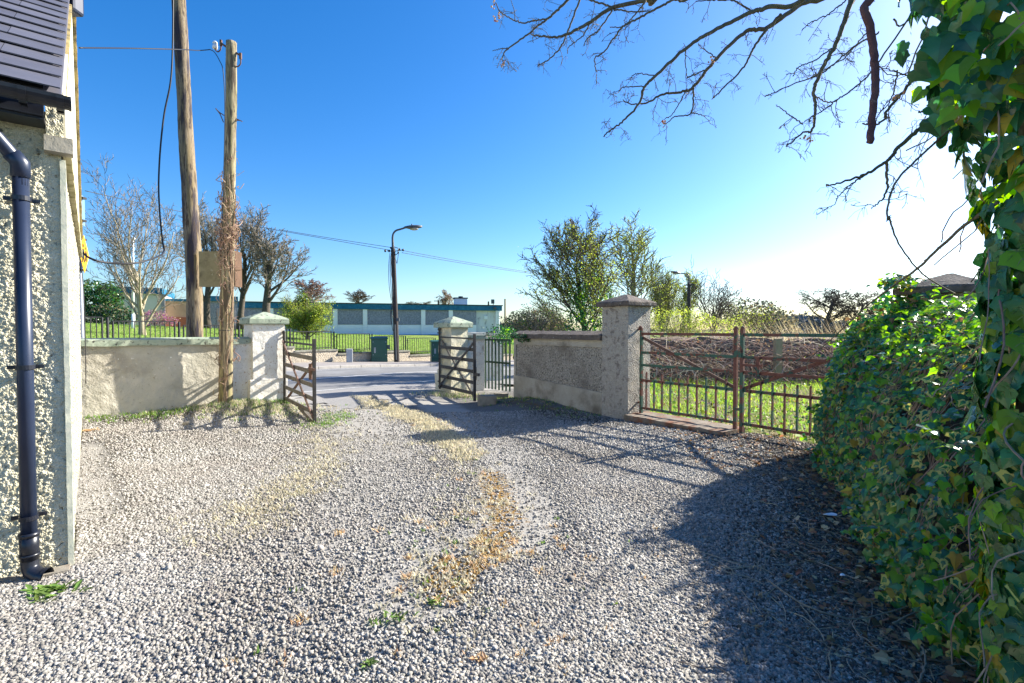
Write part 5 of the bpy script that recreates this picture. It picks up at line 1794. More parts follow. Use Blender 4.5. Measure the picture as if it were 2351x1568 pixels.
shrub('lime_shrub', 'fresh lime green scrub behind the field gate beside the stone pillar', [('foliage', PY(1555, 738, 22), 1.5, 1, .62, 2600, .04, .09, DIAM, ['leaflime', 'leafbud']),
      ('foliage', PY(1640, 752, 21), 1.4, 1, .45, 1800, .04, .09, DIAM, ['leaflime', 'leafbud', 'leafbrown'])], twig=(200, 1.8, 1.2, .8, .005, 'twiggreen'))
for k, (x, y, Y, rx, rz, ms, lb) in enumerate([
        (1730, 735, 62, 4.2, 2.6, ['leafdist', 'leafdist', 'leafbrown'], 'grey green evergreen mass on the skyline above the gate'),
        (1775, 748, 66, 3.4, 1.8, ['leafdist', 'leafbrown'], 'lower evergreen on the skyline falling away to the right'),
        (1808, 748, 110, 3.6, 2.2, ['leafhaze'], 'small bluish distant tree left of the faraway conifers'),
        (1845, 745, 120, 5.2, 2.6, ['leafhaze'], 'bluish faraway conifer clump beside the skyline oak'),
        (1905, 752, 125, 7, 2.0, ['leafhaze', 'leafdist'], 'bluish faraway trees behind the skyline oak')]):
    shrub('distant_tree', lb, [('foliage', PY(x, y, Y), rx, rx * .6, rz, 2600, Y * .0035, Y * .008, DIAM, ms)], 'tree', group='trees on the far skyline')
# far hedge line closing the horizon on both sides
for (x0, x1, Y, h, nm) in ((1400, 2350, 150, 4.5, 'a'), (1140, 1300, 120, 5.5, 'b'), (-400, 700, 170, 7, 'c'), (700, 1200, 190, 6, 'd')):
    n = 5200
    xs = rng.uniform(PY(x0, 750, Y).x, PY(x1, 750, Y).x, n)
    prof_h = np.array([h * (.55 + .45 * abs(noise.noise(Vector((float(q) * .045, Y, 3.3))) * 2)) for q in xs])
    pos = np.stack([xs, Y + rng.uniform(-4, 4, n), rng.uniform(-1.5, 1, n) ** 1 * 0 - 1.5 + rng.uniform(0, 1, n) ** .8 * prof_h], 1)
    o = rand_leaves('far_hedge', pos, rng.uniform(.5, 1.2, n), DIAM, [M['leafhaze'], M['leafdist'], M['leafbrown']], None, rng.integers(0, 3, n))
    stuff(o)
def grow_u(*a):
    pass

# ------------------------------------------------------------------ overhanging tree, upper right
def fa(pts, Y):   # crop a: origin (1300,0) scale 2.939, in full pixels
    return [PY((1300 + x / 2.939) * 2350 / 2800, (y / 2.939) * 2350 / 2800, Y) for x, y in pts]
def fb(pts, Y, oy=0):
    return [PY((2000 + x / 2.614) * 2350 / 2800, (oy + y / 2.614) * 2350 / 2800, Y) for x, y in pts]
TRUNK = V(2.0, 1.85, 0)
ot = empty('overhanging_tree', TRUNK, 'bare branched tree overhanging from the upper right with hanging twigs against the sky', 'tree')
b = MB()
b.tube(jagged([TRUNK + V(0, 0, -.2), TRUNK + V(.02, .02, 1.2), TRUNK + V(.05, .05, 2.6), TRUNK + V(0, .1, 4.4)], 14, .01), [.085 + .002 * i for i in range(15)], 12)
b.build('trunk', M['branch'], ot, True)
def twiglets(b, path, n, L0, L1, r, depth=0):
    for k in range(n):
        i = rnd.randint(1, len(path) - 2)
        p = path[i].lerp(path[i + 1], rnd.random())
        d = (path[i + 1] - path[i]).normalized()
        sd = Vector((rnd.gauss(0, 1), rnd.gauss(0, .8), rnd.gauss(-.15, 1))).normalized()
        dd = (d * .5 + sd * .9).normalized()
        L = rnd.uniform(L0, L1)
        pts = [p]
        for j in range(4):
            dd = (dd + Vector((rnd.gauss(0, .3), rnd.gauss(0, .3), rnd.gauss(-.05, .3)))).normalized()
            pts.append(pts[-1] + dd * L / 4)
        b.tube(pts, [r, r * .9, r * .75, r * .7, r * .95], 4)
        if depth < 2:
            twiglets(b, pts, 3 if depth == 0 else 1, L0 * .4, L1 * .45, r * .72, depth + 1)
        if rnd.random() < .2:      # dry seed stalks
            for q in range(3):
                e_ = pts[-1] + V(rnd.gauss(0, .02), rnd.gauss(0, .02), rnd.uniform(-.05, .01))
                b.tube([pts[-1], pts[-1].lerp(e_, .6) + V(0, 0, .01), e_], .0008, 3, False)
def limb(pts, r0, r1, nt, join=True, m='branch', L0=.05, L1=.16):
    b = MB()
    if join:
        tp = TRUNK + V(0, .1, 4.3)
        pts = [tp, tp.lerp(pts[0], .5) + V(0, 0, .12)] + list(pts)
    n = 8 * len(pts)
    path = jagged(pts, n, .0035)
    b.tube(path, [r0 + (r1 - r0) * i / n for i in range(n + 1)], 7)
    cut = path if not join else path[n // 4:]
    twiglets(b, cut, max(1, int(nt * .9)), L0, L1, .0022)
    return b.build('branch', M[m], ot, True)
LA = 3.5
limb(fa([(1500, -60), (1380, 0), (1100, 65), (900, 190), (760, 265), (640, 300), (520, 290), (450, 280)], LA), .020, .004, 16)
limb(fa([(900, -140), (745, 0), (640, 100), (560, 165), (430, 270), (270, 385), (220, 450), (222, 510)], LA + .2), .013, .003, 9)
limb(fa([(575, 155), (480, 165), (380, 185), (290, 150), (200, 95), (160, 20)], LA + .2), .006, .0035, 5, False)
limb(fa([(320, 165), (310, 90), (285, 0)], LA + .2), .003, .002, 2, False)
limb(fa([(270, 385), (200, 395), (140, 410)], LA + .2), .004, .002, 2, False)
limb(fa([(900, -100), (840, 0), (760, 210), (690, 370), (600, 470), (500, 530)], LA + .1), .010, .0035, 9)
limb(fa([(1800, -90), (1590, 0), (1450, 70), (1310, 150), (1190, 210), (1130, 285), (1030, 420), (960, 470), (970, 575)], LA - .1), .010, .0035, 10)
limb(fa([(1370, 10), (1290, 110), (1190, 210), (1080, 220)], LA - .1), .006, .003, 5, False)
limb(fa([(800, -40), (920, 0), (1090, 50)], LA), .007, .006, 2, False)
limb(fa([(1100, 80), (1000, 230), (900, 310), (870, 370)], LA), .006, .003, 5, False)
limb(fa([(1110, 75), (1280, 95), (1400, 85)], LA), .006, .003, 3, False)
limb(fa([(925, 180), (880, 260), (860, 290), (750, 380), (740, 430)], LA), .005, .0025, 4, False)
LB = 3.1
limb(fa([(2700, -80), (2351, 60), (2220, 100), (1930, 240), (1700, 380), (1450, 610), (1360, 700), (1310, 840), (1180, 980), (1080, 1050), (1030, 1100)], LB), .017, .0035, 15)
limb(fa([(2900, -120), (2620, 30), (2351, 220), (2170, 260), (1940, 470), (1760, 690), (1680, 735), (1500, 760), (1390, 820), (1260, 840), (1180, 800)], LB + .15), .019, .003, 16)
limb(fa([(2450, 120), (2330, 250), (2230, 400), (2150, 550), (1960, 740), (1900, 800)], LB + .1), .010, .003, 9, False)
limb(fa([(1750, 700), (1735, 905), (1600, 940), (1510, 1020)], LB + .15), .006, .0025, 5, False)
limb(fa([(1735, 905), (1800, 920), (1850, 935)], LB + .15), .004, .002, 3, False)
limb(fa([(1690, 740), (1590, 910), (1530, 950)], LB + .15), .004, .002, 4, False)
limb(fa([(2230, 100), (2080, 10), (1900, 0), (1770, 10)], LB), .006, .003, 4, False)
limb(fa([(1690, 390), (1690, 520), (1700, 640)], LB), .004, .002, 4, False)
limb(fa([(1450, 610), (1300, 590), (1250, 630)], LB), .004, .002, 3, False)
limb(fa([(1365, 695), (1200, 700), (1150, 740)], LB), .004, .002, 3, False)
limb(fa([(1940, 470), (1830, 390), (1790, 350)], LB + .1), .004, .002, 3, False)
limb(fa([(1700, 625), (1850, 560), (1900, 520)], LB + .1), .005, .003, 4, False)
LC = 2.7
limb(fb([(900, -80), (860, 0), (790, 200), (740, 330), (650, 490), (590, 640), (600, 740), (595, 860), (570, 940), (510, 950), (390, 1050)], LC), .017, .0035, 13)
limb(fb([(720, 345), (600, 430), (480, 480), (440, 550)], LC), .004, .0025, 5, False)
limb(fb([(1060, 230), (870, 340), (720, 470), (620, 540), (480, 590), (300, 665), (240, 690)], LC + .2), .005, .0025, 9, False)
limb(fb([(1390, -60), (1350, 0), (1050, 450), (900, 610), (760, 710), (690, 730), (600, 690)], LC - .1), .005, .003, 7, False)
limb(fb([(510, 890), (400, 810), (320, 750)], LC), .004, .002, 4, False)
limb(fb([(760, 710), (640, 800), (520, 870)], LC), .004, .002, 4, False)
limb(fb([(1000, 200), (880, 330), (800, 420), (560, 560)], LC + .1), .004, .003, 5, False)
limb(fb([(820, 0), (700, 100), (560, 165), (500, 220)], LC), .004, .002, 4, False)
LE = 2.3
limb(fb([(1400, 380), (1360, 480), (1250, 630), (1110, 800), (1100, 850), (1010, 900), (940, 880)], LE), .009, .003, 7, False)
limb(fb([(1190, 500), (1150, 690), (1080, 790)], LE), .004, .002, 4, False)
limb(fb([(1290, 550), (1200, 520), (1060, 480)], LE), .004, .002, 4, False)
limb(fb([(1620, 600), (1500, 760), (1360, 910), (1200, 1050), (1110, 1155), (950, 1250), (800, 1300), (680, 1325)], LE), .013, .003, 7, False)
limb(fb([(1110, 1155), (1105, 1380), (1000, 1490)], LE), .007, .002, 5, False)
limb(fb([(950, 1255), (830, 1340), (750, 1420)], LE), .004, .002, 3, False)
limb(fb([(1490, 790), (1460, 880), (1380, 950)], LE), .004, .002, 4, False)
limb(fb([(1340, 800), (1420, 790), (1490, 750)], LE), .004, .002, 4, False)
limb(fb([(1750, 380), (1500, 440), (1180, 540), (1060, 480)], LE + .2), .004, .002, 5, False)
b = MB()
for p in fa([(150, 45), (185, 125), (230, 530), (165, 160)], LA + .2) + fa([(1520, 990), (1905, 490)], LB + .1) + fb([(540, 985)], LC) + fb([(1190, 690)], LE):
    for k in range(7):
        b.ball(p + V(rnd.gauss(0, .012), rnd.gauss(0, .012), rnd.gauss(0, .012)), rnd.uniform(.004, .008), 6, 4)
b.build('flower_buds', M['flower'], ot)
def cane(name, pts, r0, r1, m, label, thorns=0, cat='cane', n=50):
    b = MB()
    path = jagged(pts, n, .002)
    b.tube(path, [r0 + (r1 - r0) * i / n for i in range(n + 1)], 8)
    for k in range(thorns):
        i = rnd.randint(1, n - 1)
        d = Vector((rnd.gauss(0, 1), rnd.gauss(0, 1), rnd.gauss(0, 1))).normalized()
        r_ = r0 + (r1 - r0) * i / n
        b.tube([path[i] + d * r_ * .7, path[i] + d * (r_ + .006)], [.0028, .0004], 4, False)
    o = b.build(name, M[m], None, True)
    return tag(o, label, cat)
cane('dead_stick', fb([(1000, -30), (985, 10), (948, 60), (990, 200), (1020, 400), (1030, 600), (1010, 800), (990, 1020)], 1.75), .0135, .0115, 'stick', 'thick dark dead stick hanging straight down in front of the twigs', 26, 'stick')
cane('bramble_cane', fb([(1720, 870), (1550, 940), (1320, 1150), (1190, 1280), (1120, 1450), (1115, 1568)], 2.0) +
     [PY((2000 + x / 2.614) * .8393, (550 + y / 2.614) * .8393, 2.0 + k * .12) for k, (x, y) in enumerate([(1130, 120), (1180, 270), (1290, 440), (1420, 560), (1600, 660)])],
     .0042, .003, 'branch', 'slender drooping bramble cane curving down to the pillar cap', 60)
cane('bramble_cane', [PY((2000 + x / 2.614) * .8393, (550 + y / 2.614) * .8393, Y) for x, y, Y in [(1900, 10, 1.9), (1660, 180, 2.1), (1450, 370, 2.4), (1320, 490, 2.7), (1150, 610, 3.2), (980, 740, 3.8), (840, 870, 4.5), (690, 1010, 5.3), (560, 1130, 5.7), (545, 1200, 5.75), (610, 1280, 5.75)]],
     .0068, .005, 'branch', 'long thorny bramble cane slanting across the sky in front of the pillar cap', 150)

# ------------------------------------------------------------------ ivy bank
BASE = [V(3.98, 6.35), V(3.78, 5.98), V(3.43, 5.3), V(2.95, 4.3), V(2.5, 3.4), V(2.22, 2.6), V(2.35, 2.0), V(2.5, 1.2), V(2.5, .2), V(2.5, -1.2)]
TOPP = [V(4.5, 6.4, 1.2), V(4.25, 6.0, 1.52), V(4.4, 5.35, 1.72), V(4.4, 4.6, 1.84), V(4.3, 3.6, 1.74), V(4.2, 2.8, 1.68), V(4.15, 2.0, 1.7), V(4.0, 1.2, 2.0), V(4.0, .2, 2.1), V(4.0, -1.2, 2.1)]
def cr(P, s):
    m = len(P) - 1
    f = min(max(s, 0), .9999) * m
    k = int(f)
    t = f - k
    p0, p1, p2, p3 = P[max(k - 1, 0)], P[k], P[k + 1], P[min(k + 2, m)]
    return 0.5 * ((2 * p1) + (p2 - p0) * t + (2 * p0 - 5 * p1 + 4 * p2 - p3) * t * t + (3 * p1 - p0 - 3 * p2 + p3) * t ** 3)
BASE = [V(p.x, p.y, 0) for p in BASE]
def bank(s, t, off=0.0):
    a, c = cr(BASE, s), cr(TOPP, s)
    th = t * math.pi / 2
    h = 1 - math.cos(th) ** .95
    zz = c.z * math.sin(th) ** 1.3
    p = V(a.x + (c.x - a.x) * h, a.y + (c.y - a.y) * h, zz)
    n = V(a.x - c.x, a.y - c.y, 0).normalized() * math.cos(th) + V(0, 0, math.sin(th))
    n.normalize()
    lump = noise.noise(p * 1.3) * .16 + noise.noise(p * 3.1 + V(5, 0, 0)) * .12 + noise.noise(p * 6.5) * .05
    return p + n * (lump + off), n
ib = empty('ivy_bank', V(3.2, 4.2, 0), 'bank of dense variegated ivy burying the wall and pillar on the right', 'ivy')
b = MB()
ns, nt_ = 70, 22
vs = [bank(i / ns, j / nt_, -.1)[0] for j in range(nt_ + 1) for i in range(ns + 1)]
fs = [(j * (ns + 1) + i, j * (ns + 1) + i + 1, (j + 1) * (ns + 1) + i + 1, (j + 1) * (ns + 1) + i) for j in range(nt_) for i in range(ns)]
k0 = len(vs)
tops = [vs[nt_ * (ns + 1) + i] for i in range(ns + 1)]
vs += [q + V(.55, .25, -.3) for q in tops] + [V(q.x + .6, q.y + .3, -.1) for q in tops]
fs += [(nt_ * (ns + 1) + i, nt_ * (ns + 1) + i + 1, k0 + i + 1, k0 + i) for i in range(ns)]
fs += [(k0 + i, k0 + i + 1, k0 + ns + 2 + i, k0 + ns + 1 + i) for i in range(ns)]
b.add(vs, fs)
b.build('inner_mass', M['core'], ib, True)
def bank_pts(n, smax=.82, o0=-.06, o1=.06, tpow=1.0, tmax=1.0, smin=0):
    P, Nn = np.zeros((n, 3)), np.zeros((n, 3))
    for i in range(n):
        s, t = rnd.uniform(smin, smax), (rnd.random() ** tpow) * tmax
        p, q = bank(s, t, rnd.uniform(o0, o1))
        P[i], Nn[i] = p, q
    return P, Nn
def add_ivy(nm, n, s0, s1, tpl, ms, parent, pts, frac=None):
    P, Nn = pts
    Nn = Nn * .8 + np.array([-.1, -.25, .35])
    sz = rng.uniform(s0, s1, len(P))
    return leaves(nm, P, Nn, sz, tpl, [M[q] for q in ms], parent, 1.0, frac)
for nm, n, tpl, o0, o1, s0, s1 in (('lobed_leaves', 3000, LEAF, -.10, .07, .035, .08), ('heart_leaves', 2600, HEART, -.10, .10, .03, .075), ('narrow_leaves', 1800, NARROW, -.05, .15, .035, .08)):
    P, Nn = bank_pts(n, o0=o0, o1=o1)
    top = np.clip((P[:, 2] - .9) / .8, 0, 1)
    fr = np.where(rng.uniform(size=n) < .26 + .6 * top, 1, 0)  # lime share rises with height: backlight on the top put into colour
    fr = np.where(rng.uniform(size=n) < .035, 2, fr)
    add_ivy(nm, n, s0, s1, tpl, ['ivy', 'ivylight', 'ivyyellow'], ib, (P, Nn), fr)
n = 2300
add_ivy('variegated_leaves', n, .035, .07, RIML, ['ivy', 'ivyrim'], ib, bank_pts(n, tpow=1.5, o0=-.08, o1=.08))
n = 500
add_ivy('brown_leaves', n, .03, .06, LEAF, ['ivybrown', 'ivyyellow'], ib, bank_pts(n), rng.integers(0, 2, n))
n = 1500                                                      # over the pillar and its cap edge
P = np.stack([rng.uniform(4.05, 4.75, n), rng.uniform(5.2, 6.1, n), rng.uniform(1.5, 2.02, n) ], 1)
k = ((P[:, 0] < 4.5) | (P[:, 2] < 1.92)) & ((P[:, 0] > 4.35) | (P[:, 2] < 1.75))
P = P[k]
add_ivy('pillar_ivy', len(P), .035, .07, LEAF, ['ivy', 'ivylight', 'ivybrown'], ib, (P, np.tile(np.array([-.6, -.5, .5]), (len(P), 1))), rng.choice([0, 0, 0, 1, 1, 2], len(P)))
P = np.array([[4.45 + rnd.gauss(0, .08) - .2, 5.55 + rnd.gauss(0, .1), 2.12 + rnd.gauss(0, .04)] for _ in range(160)])
add_ivy('pillar_ivy', len(P), .03, .06, LEAF, ['ivy', 'ivylight', 'ivyyellow'], ib, (P, np.tile(np.array([-.3, -.3, .8]), (len(P), 1))), rng.choice([0, 0, 1, 2], len(P)))
b = MB()                                                      # loose sprays standing out of the mass
SP, SN, SF = [], [], []
for k in range(210):
    s, t = rnd.uniform(.02, .78), rnd.uniform(.12, 1.0)
    p, q = bank(s, t, .02)
    d = (q + V(rnd.gauss(0, .5), rnd.gauss(0, .5), rnd.gauss(.1, .4))).normalized()
    L = rnd.uniform(.10, .34)
    pts = [p]
    for j in range(5):
        d = (d + V(rnd.gauss(0, .15), rnd.gauss(0, .15), -.16)).normalized()
        pts.append(pts[-1] + d * L / 5)
    b.tube(pts, [.0028, .0026, .0023, .002, .0016, .0012], 4, False)
    for j in range(1, 6):
        for m_ in range(2 if j > 2 else 1):
            SP.append(tuple(pts[j] + V(rnd.gauss(0, .012), rnd.gauss(0, .012), rnd.gauss(0, .012))))
            SN.append(tuple(q * .5 + V(rnd.gauss(0, .4), rnd.gauss(0, .4), .5)))
            SF.append(1 if rnd.random() < .3 + .5 * t else 0)  # more lime leaves higher up, painting in the backlight
b.build('spray_stems', M['vine'], ib)['kind'] = 'stuff'
add_ivy('spray_leaves', len(SP), .03, .062, LEAF, ['ivy', 'ivylight'], ib, (np.array(SP), np.array(SN)), np.array(SF))
b = MB()                                                      # bare hanging stems on the lower face
for k in range(620):
    s, t = rnd.uniform(0, .75), rnd.uniform(.15, .75)
    pts = []
    for j in range(6):
        p, q = bank(s, max(t, .01), rnd.uniform(-.03, .05))
        pts.append(p)
        s += rnd.uniform(-.012, .012)
        t -= rnd.uniform(.0, .09)
        if t < .005:
            break
    if len(pts) > 2:
        b.tube(jagged(pts, 10, .004), rnd.uniform(.0012, .004), 4, False)
b.build('bare_stems', M['vine'], ib)

# big leaved ivy climbing the overhanging tree
ci = empty('climbing_ivy', TRUNK, 'tall curtain of large glossy ivy leaves climbing the tree trunk at the right edge', 'ivy')
def colm(n, z0, z1, bigger=1.0):
    z = rng.uniform(z0, z1, n)
    a = rng.uniform(0, 2 * np.pi, n)
    rad = np.interp(z, [0, .4, 1.0, 1.5, 2.0, 2.25, 2.45, 2.8, 3.6], [.16, .17, .19, .21, .19, .24, .30, .42, .5])
    lump = np.array([1 + .22 * noise.noise(Vector((math.cos(q) * 1.5, math.sin(q) * 1.5, float(h) * 2.3))) for q, h in zip(a, z)])
    rr = rad * lump * (1 - .35 * rng.uniform(size=n) ** 2)
    nrm = np.stack([np.cos(a), np.sin(a), np.full(n, .25)], 1)
    pos = np.stack([TRUNK.x + rr * np.cos(a), TRUNK.y + rr * np.sin(a), z], 1)
    return pos, nrm
def colleaf(nm, n, s0, s1, tpl, ms, z0, z1, frac):
    P, Nn = colm(n, z0, z1)
    leaves(nm, P, Nn, rng.uniform(s0, s1, n), tpl, [M[q] for q in ms], ci, 1.0, frac)
colleaf('heart_leaves', 700, .055, .10, BIGHEART, ['ivy', 'ivylight', 'ivyyellow'], .9, 3.5, rng.choice([0, 0, 0, 0, 1] * 4 + [2], 700))
colleaf('large_leaves', 900, .055, .11, BIGLEAF, ['ivy', 'ivylight', 'ivyyellow'], .9, 3.5, rng.choice([0, 0, 0, 0, 0, 1, 1] * 4 + [2], 900))
colleaf('lower_leaves', 800, .045, .08, BIGLEAF, ['ivy', 'ivylight', 'ivyyellow', 'ivybrown'], .0, 1.0, rng.choice([0, 0, 0, 0, 0, 0, 0, 1, 1, 1, 2], 800))
colleaf('variegated_leaves', 150, .045, .075, RIML, ['ivy', 'ivyrim'], .0, 1.6, None)
P = np.array([tuple(V(1.60 + rnd.gauss(0, .06), 1.80 + rnd.gauss(0, .1), rnd.uniform(2.35, 3.0))) for _ in range(90)])
leaves('hanging_leaves', P, np.tile(np.array([-.6, -.6, .1]), (90, 1)), rng.uniform(.05, .085, 90), LEAF, [M['ivylight'], M['ivy']], ci, 1.0, rng.integers(0, 2, 90))
b = MB()
for k in range(90):
    P, _ = colm(1, .1, 3.2)
    p = Vector(P[0])
    q = p + V(rnd.uniform(-.25, .1), rnd.uniform(-.2, .2), rnd.uniform(-.5, -.1))
    b.tube(jagged([p, p.lerp(q, .5) + V(rnd.gauss(0, .04), rnd.gauss(0, .04), 0), q], 8, .004), rnd.uniform(.002, .004), 4, False)
b.build('stems', M['vine'], ci)

# ------------------------------------------------------------------ brambles and grass behind the field gate
n = 0
core = MB()
core.grid(V(3.0, 15.1, -.1), V(11, 0, 0), V(0, 1.1, 1.35), .3, .22, .9)
core.grid(V(3.0, 16.2, 1.2), V(11, 0, 0), V(0, 4, .1), .4, .15, .9)
o = core.build('bramble_thicket', M['bramblecore'], None, True)
stuff(o)
for nm, cnt, r0, r1, m in (('bramble_stems', 2600, .004, .010, 'bramble'), ('dry_stems', 650, .004, .009, 'bramblepale')):
    b = MB()
    for k in range(cnt):
        x, y = rnd.uniform(2.9, 13.5), 14.4 + rnd.random() * 3
        z = rnd.uniform(0, 1.25) * min(1, (y - 14.2) * .9 + .35)
        a = rnd.uniform(0, 6.28)
        d = V(math.cos(a), .5 * math.sin(a), rnd.uniform(-.3, .9)).normalized()
        L = rnd.uniform(.4, 1.3)
        p = V(x, y, z)
        pts = [p]
        for j in range(5):
            d = (d + V(rnd.gauss(0, .2), rnd.gauss(0, .2), -.22)).normalized()
            p = p + d * L / 5
            p.z = max(p.z, .02)
            if p.z > 1.62:
                p.z = 1.62 - rnd.random() * .1
            pts.append(p.copy())
        b.tube(pts, rnd.uniform(r0, r1), 3, False)
    stuff(b.build(nm, M[m]), 'tangled brown bramble stems behind the field gate' if m == 'bramble' else 'pale dry stalks among the brambles behind the field gate', 'brambles')
n = 2600
P = np.stack([rng.uniform(3, 13.5, n), 14.5 + rng.uniform(size=n) * 2.5, rng.uniform(.1, 1.5, n)], 1)
stuff(rand_leaves('bramble_leaves', P, rng.uniform(.03, .07, n), OVAL, [M['ivybrown'], M['leafbud'], M['leafbrown'], M['litter']], None, rng.choice([0, 0, 1, 2, 3, 3], n)))
pw = PY(1790, 820, 14.6)
b = MB()
b.gbox(V(PY(1781, 820, 14.5).x, 14.5, 0), V(.19, 0, 0), V(0, .16, 0), V(0, 0, 1.33), .06, .008, 5)
tag(b.build('fence_post', M['postwood']), 'stout old timber post in the brambles behind the field gate', 'post')
n = 1000
x = rng.uniform(6.5, 13.5, n)
y = rng.uniform(16, 20, n)
o = blades('tall_dead_grass', x, y, np.full(n, .6), rng.uniform(.7, 1.75, n) * np.interp(x, [6.5, 9, 13], [.65, 1, 1]), np.full(n, .012), M['deadgrass'], None, .5, 2.9)
stuff(o, 'tall pale dead grass leaning above the brambles', 'grass')
def beyond_gate(x, y):
    return (x - 2.35) * .805 + (y - 8.75) * .593 > .25
def grass(nm, n, xr, yr, h0, h1, wd, m, keep, dz=0.0, label=None, lean=.4, patch=None):
    x, y = rng.uniform(*xr, n), rng.uniform(*yr, n)
    k = keep(x, y)
    if patch:
        pn = np.array([noise.noise(Vector((float(a) * patch, float(c) * patch, 1.7))) for a, c in zip(x, y)])
        k = k & (pn + rng.uniform(-.25, .25, n) > -.05)
    x, y = x[k], y[k]
    o = blades(nm, x, y, T(x, y) + dz, rng.uniform(h0, h1, len(x)), np.full(len(x), wd) * rng.uniform(.6, 1.3, len(x)), M[m], None, lean)
    return stuff(o, label, 'grass' if label else None)
grass('field_grass', 22000, (2.3, 11), (5.4, 15.2), .05, .2, .010, 'blade', beyond_gate, .0, 'bright green grass behind the field gate', .6, 1.1)
grass('field_tufts', 5000, (2.3, 10), (5.4, 15), .12, .32, .012, 'blade', beyond_gate, 0, 'longer grass tufts behind the field gate', .8, 2.2)
grass('field_straw', 9000, (2.3, 11), (5.4, 15), .04, .18, .007, 'deadgrass', beyond_gate, 0, 'straw coloured grass behind the field gate', .9)
n = 5200
x, y = rng.uniform(2.3, 10, n), rng.uniform(5.4, 15, n)
pn = np.array([noise.noise(Vector((float(a) * .9, float(c) * .9, 6.7))) for a, c in zip(x, y)])
k = beyond_gate(x, y) & (pn > -.12)
x, y = x[k], y[k]
stuff(rand_leaves('broad_leaves', np.stack([x, y, T(x, y) + rng.uniform(.02, .12, len(x))], 1), rng.uniform(.04, .11, len(x)), OVAL, [M['blade'], M['greenweed'], M['greenweed']], None, rng.integers(0, 3, len(x))),
      'broad leaved green weeds among the grass behind the field gate', 'weeds')
n = 2200
x, y = rng.uniform(2.3, 9, n), rng.uniform(5.4, 14, n)
k = beyond_gate(x, y)
x, y = x[k], y[k]
stuff(rand_leaves('field_litter', np.stack([x, y, T(x, y) + rng.uniform(.02, .07, len(x))], 1), rng.uniform(.03, .08, len(x)), OVAL, [M['litter'], M['ivybrown'], M['core']], None, rng.integers(0, 3, len(x))),
      'fallen brown leaves in the grass behind the field gate', 'leaf litter')
b = MB()
for k in range(26):
    x, y = rnd.uniform(3.5, 7.5), rnd.uniform(7.5, 11)
    if beyond_gate(x, y):
        b.ball((x, y, Tz(x, y) + .1), .018, 8, 5, (1, 1, .5))
stuff(b.build('dandelions', M['yellowflower']), 'scattered yellow dandelion heads in the grass behind the field gate', 'flowers')
uu = rng.uniform(1.5, 34, 60000)
vv = 20.6 + rng.uniform(0, 1, 60000) ** 1.3 * 28
bx, by = xy(uu, vv)
o = blades('bank_grass', bx, by, T(bx, by) - .01, rng.uniform(.05, .14, len(bx)), rng.uniform(.012, .03, len(bx)), M['bladefar'], None, .5)
stuff(o, 'short spring grass on the bank behind the black railings', 'grass')
uu = rng.uniform(8, 22, 900)
bx, by = xy(uu, 20.62 + rng.uniform(0, .3, 900))
stuff(blades('railing_straw', bx, by, T(bx, by), rng.uniform(.1, .4, 900), np.full(900, .008), M['deadgrass'], None, .4), 'dry grass stalks growing through the black railings', 'grass')

# ------------------------------------------------------------------ weeds on the drive
def weeds(nm, centres, m, h0, h1, wd, per, rad, label, lean=.9):
    X, Y = [], []
    for c in centres:
        k = max(3, int(per * rnd.uniform(.5, 1.5)))
        X.append(c[0] + rng.normal(size=k) * rad)
        Y.append(c[1] + rng.normal(size=k) * rad)
    X, Y = np.concatenate(X), np.concatenate(Y)
    o = blades(nm, X, Y, T(X, Y) + .002, rng.uniform(h0, h1, len(X)), rng.uniform(.6, 1.3, len(X)) * wd, M[m], None, lean)
    return stuff(o, label, 'weeds')
def along(path, n, sg):
    out = []
    for k in range(n):
        f = rnd.random() * (len(path) - 1)
        i = int(f)
        p = Vector(path[i]).lerp(Vector(path[i + 1]), f - i)
        out.append((p.x + rnd.gauss(0, sg), p.y + rnd.gauss(0, sg)))
    return out
weeds('pale_weeds', along(MID[:4], 560, .15), 'paleweed', .025, .07, .014, 16, .05, 'strip of pale dry weeds along the crown of the drive')
weeds('pale_weeds', along(MID[2:], 170, .2), 'paleweed', .018, .045, .011, 12, .04, 'thin pale weeds down the middle of the gravel')
weeds('pale_weeds', along(SIDE, 420, .22), 'paleweed', .018, .05, .011, 11, .045, 'pale dry weeds along the left side of the wheel track')
weeds('withered_weeds', along(MID, 40, .22) + [(rnd.uniform(-1.4, 1.6), rnd.uniform(2.2, 4.0)) for _ in range(34)], 'peachweed', .018, .045, .009, 18, .022, 'small withered orange weeds in the gravel')
weeds('green_weeds', along(MID, 40, .2) + [(rnd.uniform(-1.6, 1.4), rnd.uniform(2.2, 4.2)) for _ in range(16)], 'greenweed', .015, .035, .010, 8, .014, 'small green weeds sprouting in the gravel')
wallfoot = [LP - WD * rnd.uniform(-.6, 2.5) + WN * abs(rnd.gauss(.12, .16)) for _ in range(110)]
weeds('wall_weeds', [(p.x, p.y) for p in wallfoot], 'greenweed', .03, .10, .014, 10, .05, 'green weeds at the foot of the garden wall and striped pillar')
moundp = [(-4.85 + rnd.gauss(0, .65), 9.1 + rnd.gauss(0, .42)) for _ in range(420)]
weeds('mound_weeds', moundp, 'paleweed', .025, .09, .013, 10, .05, 'pale and green weeds over the mound around the slim pole')
weeds('mound_weeds', moundp[::3], 'greenweed', .03, .09, .014, 9, .05, 'green weeds over the mound around the slim pole')
p = PZ(735, 975)
weeds('gate_foot_weeds', [(p.x + rnd.gauss(.05, .2), p.y + rnd.gauss(.25, .4)) for _ in range(70)], 'greenweed', .02, .07, .012, 10, .04, 'weeds around the foot of the rusty open gate')
p = PZ(1010, 910)
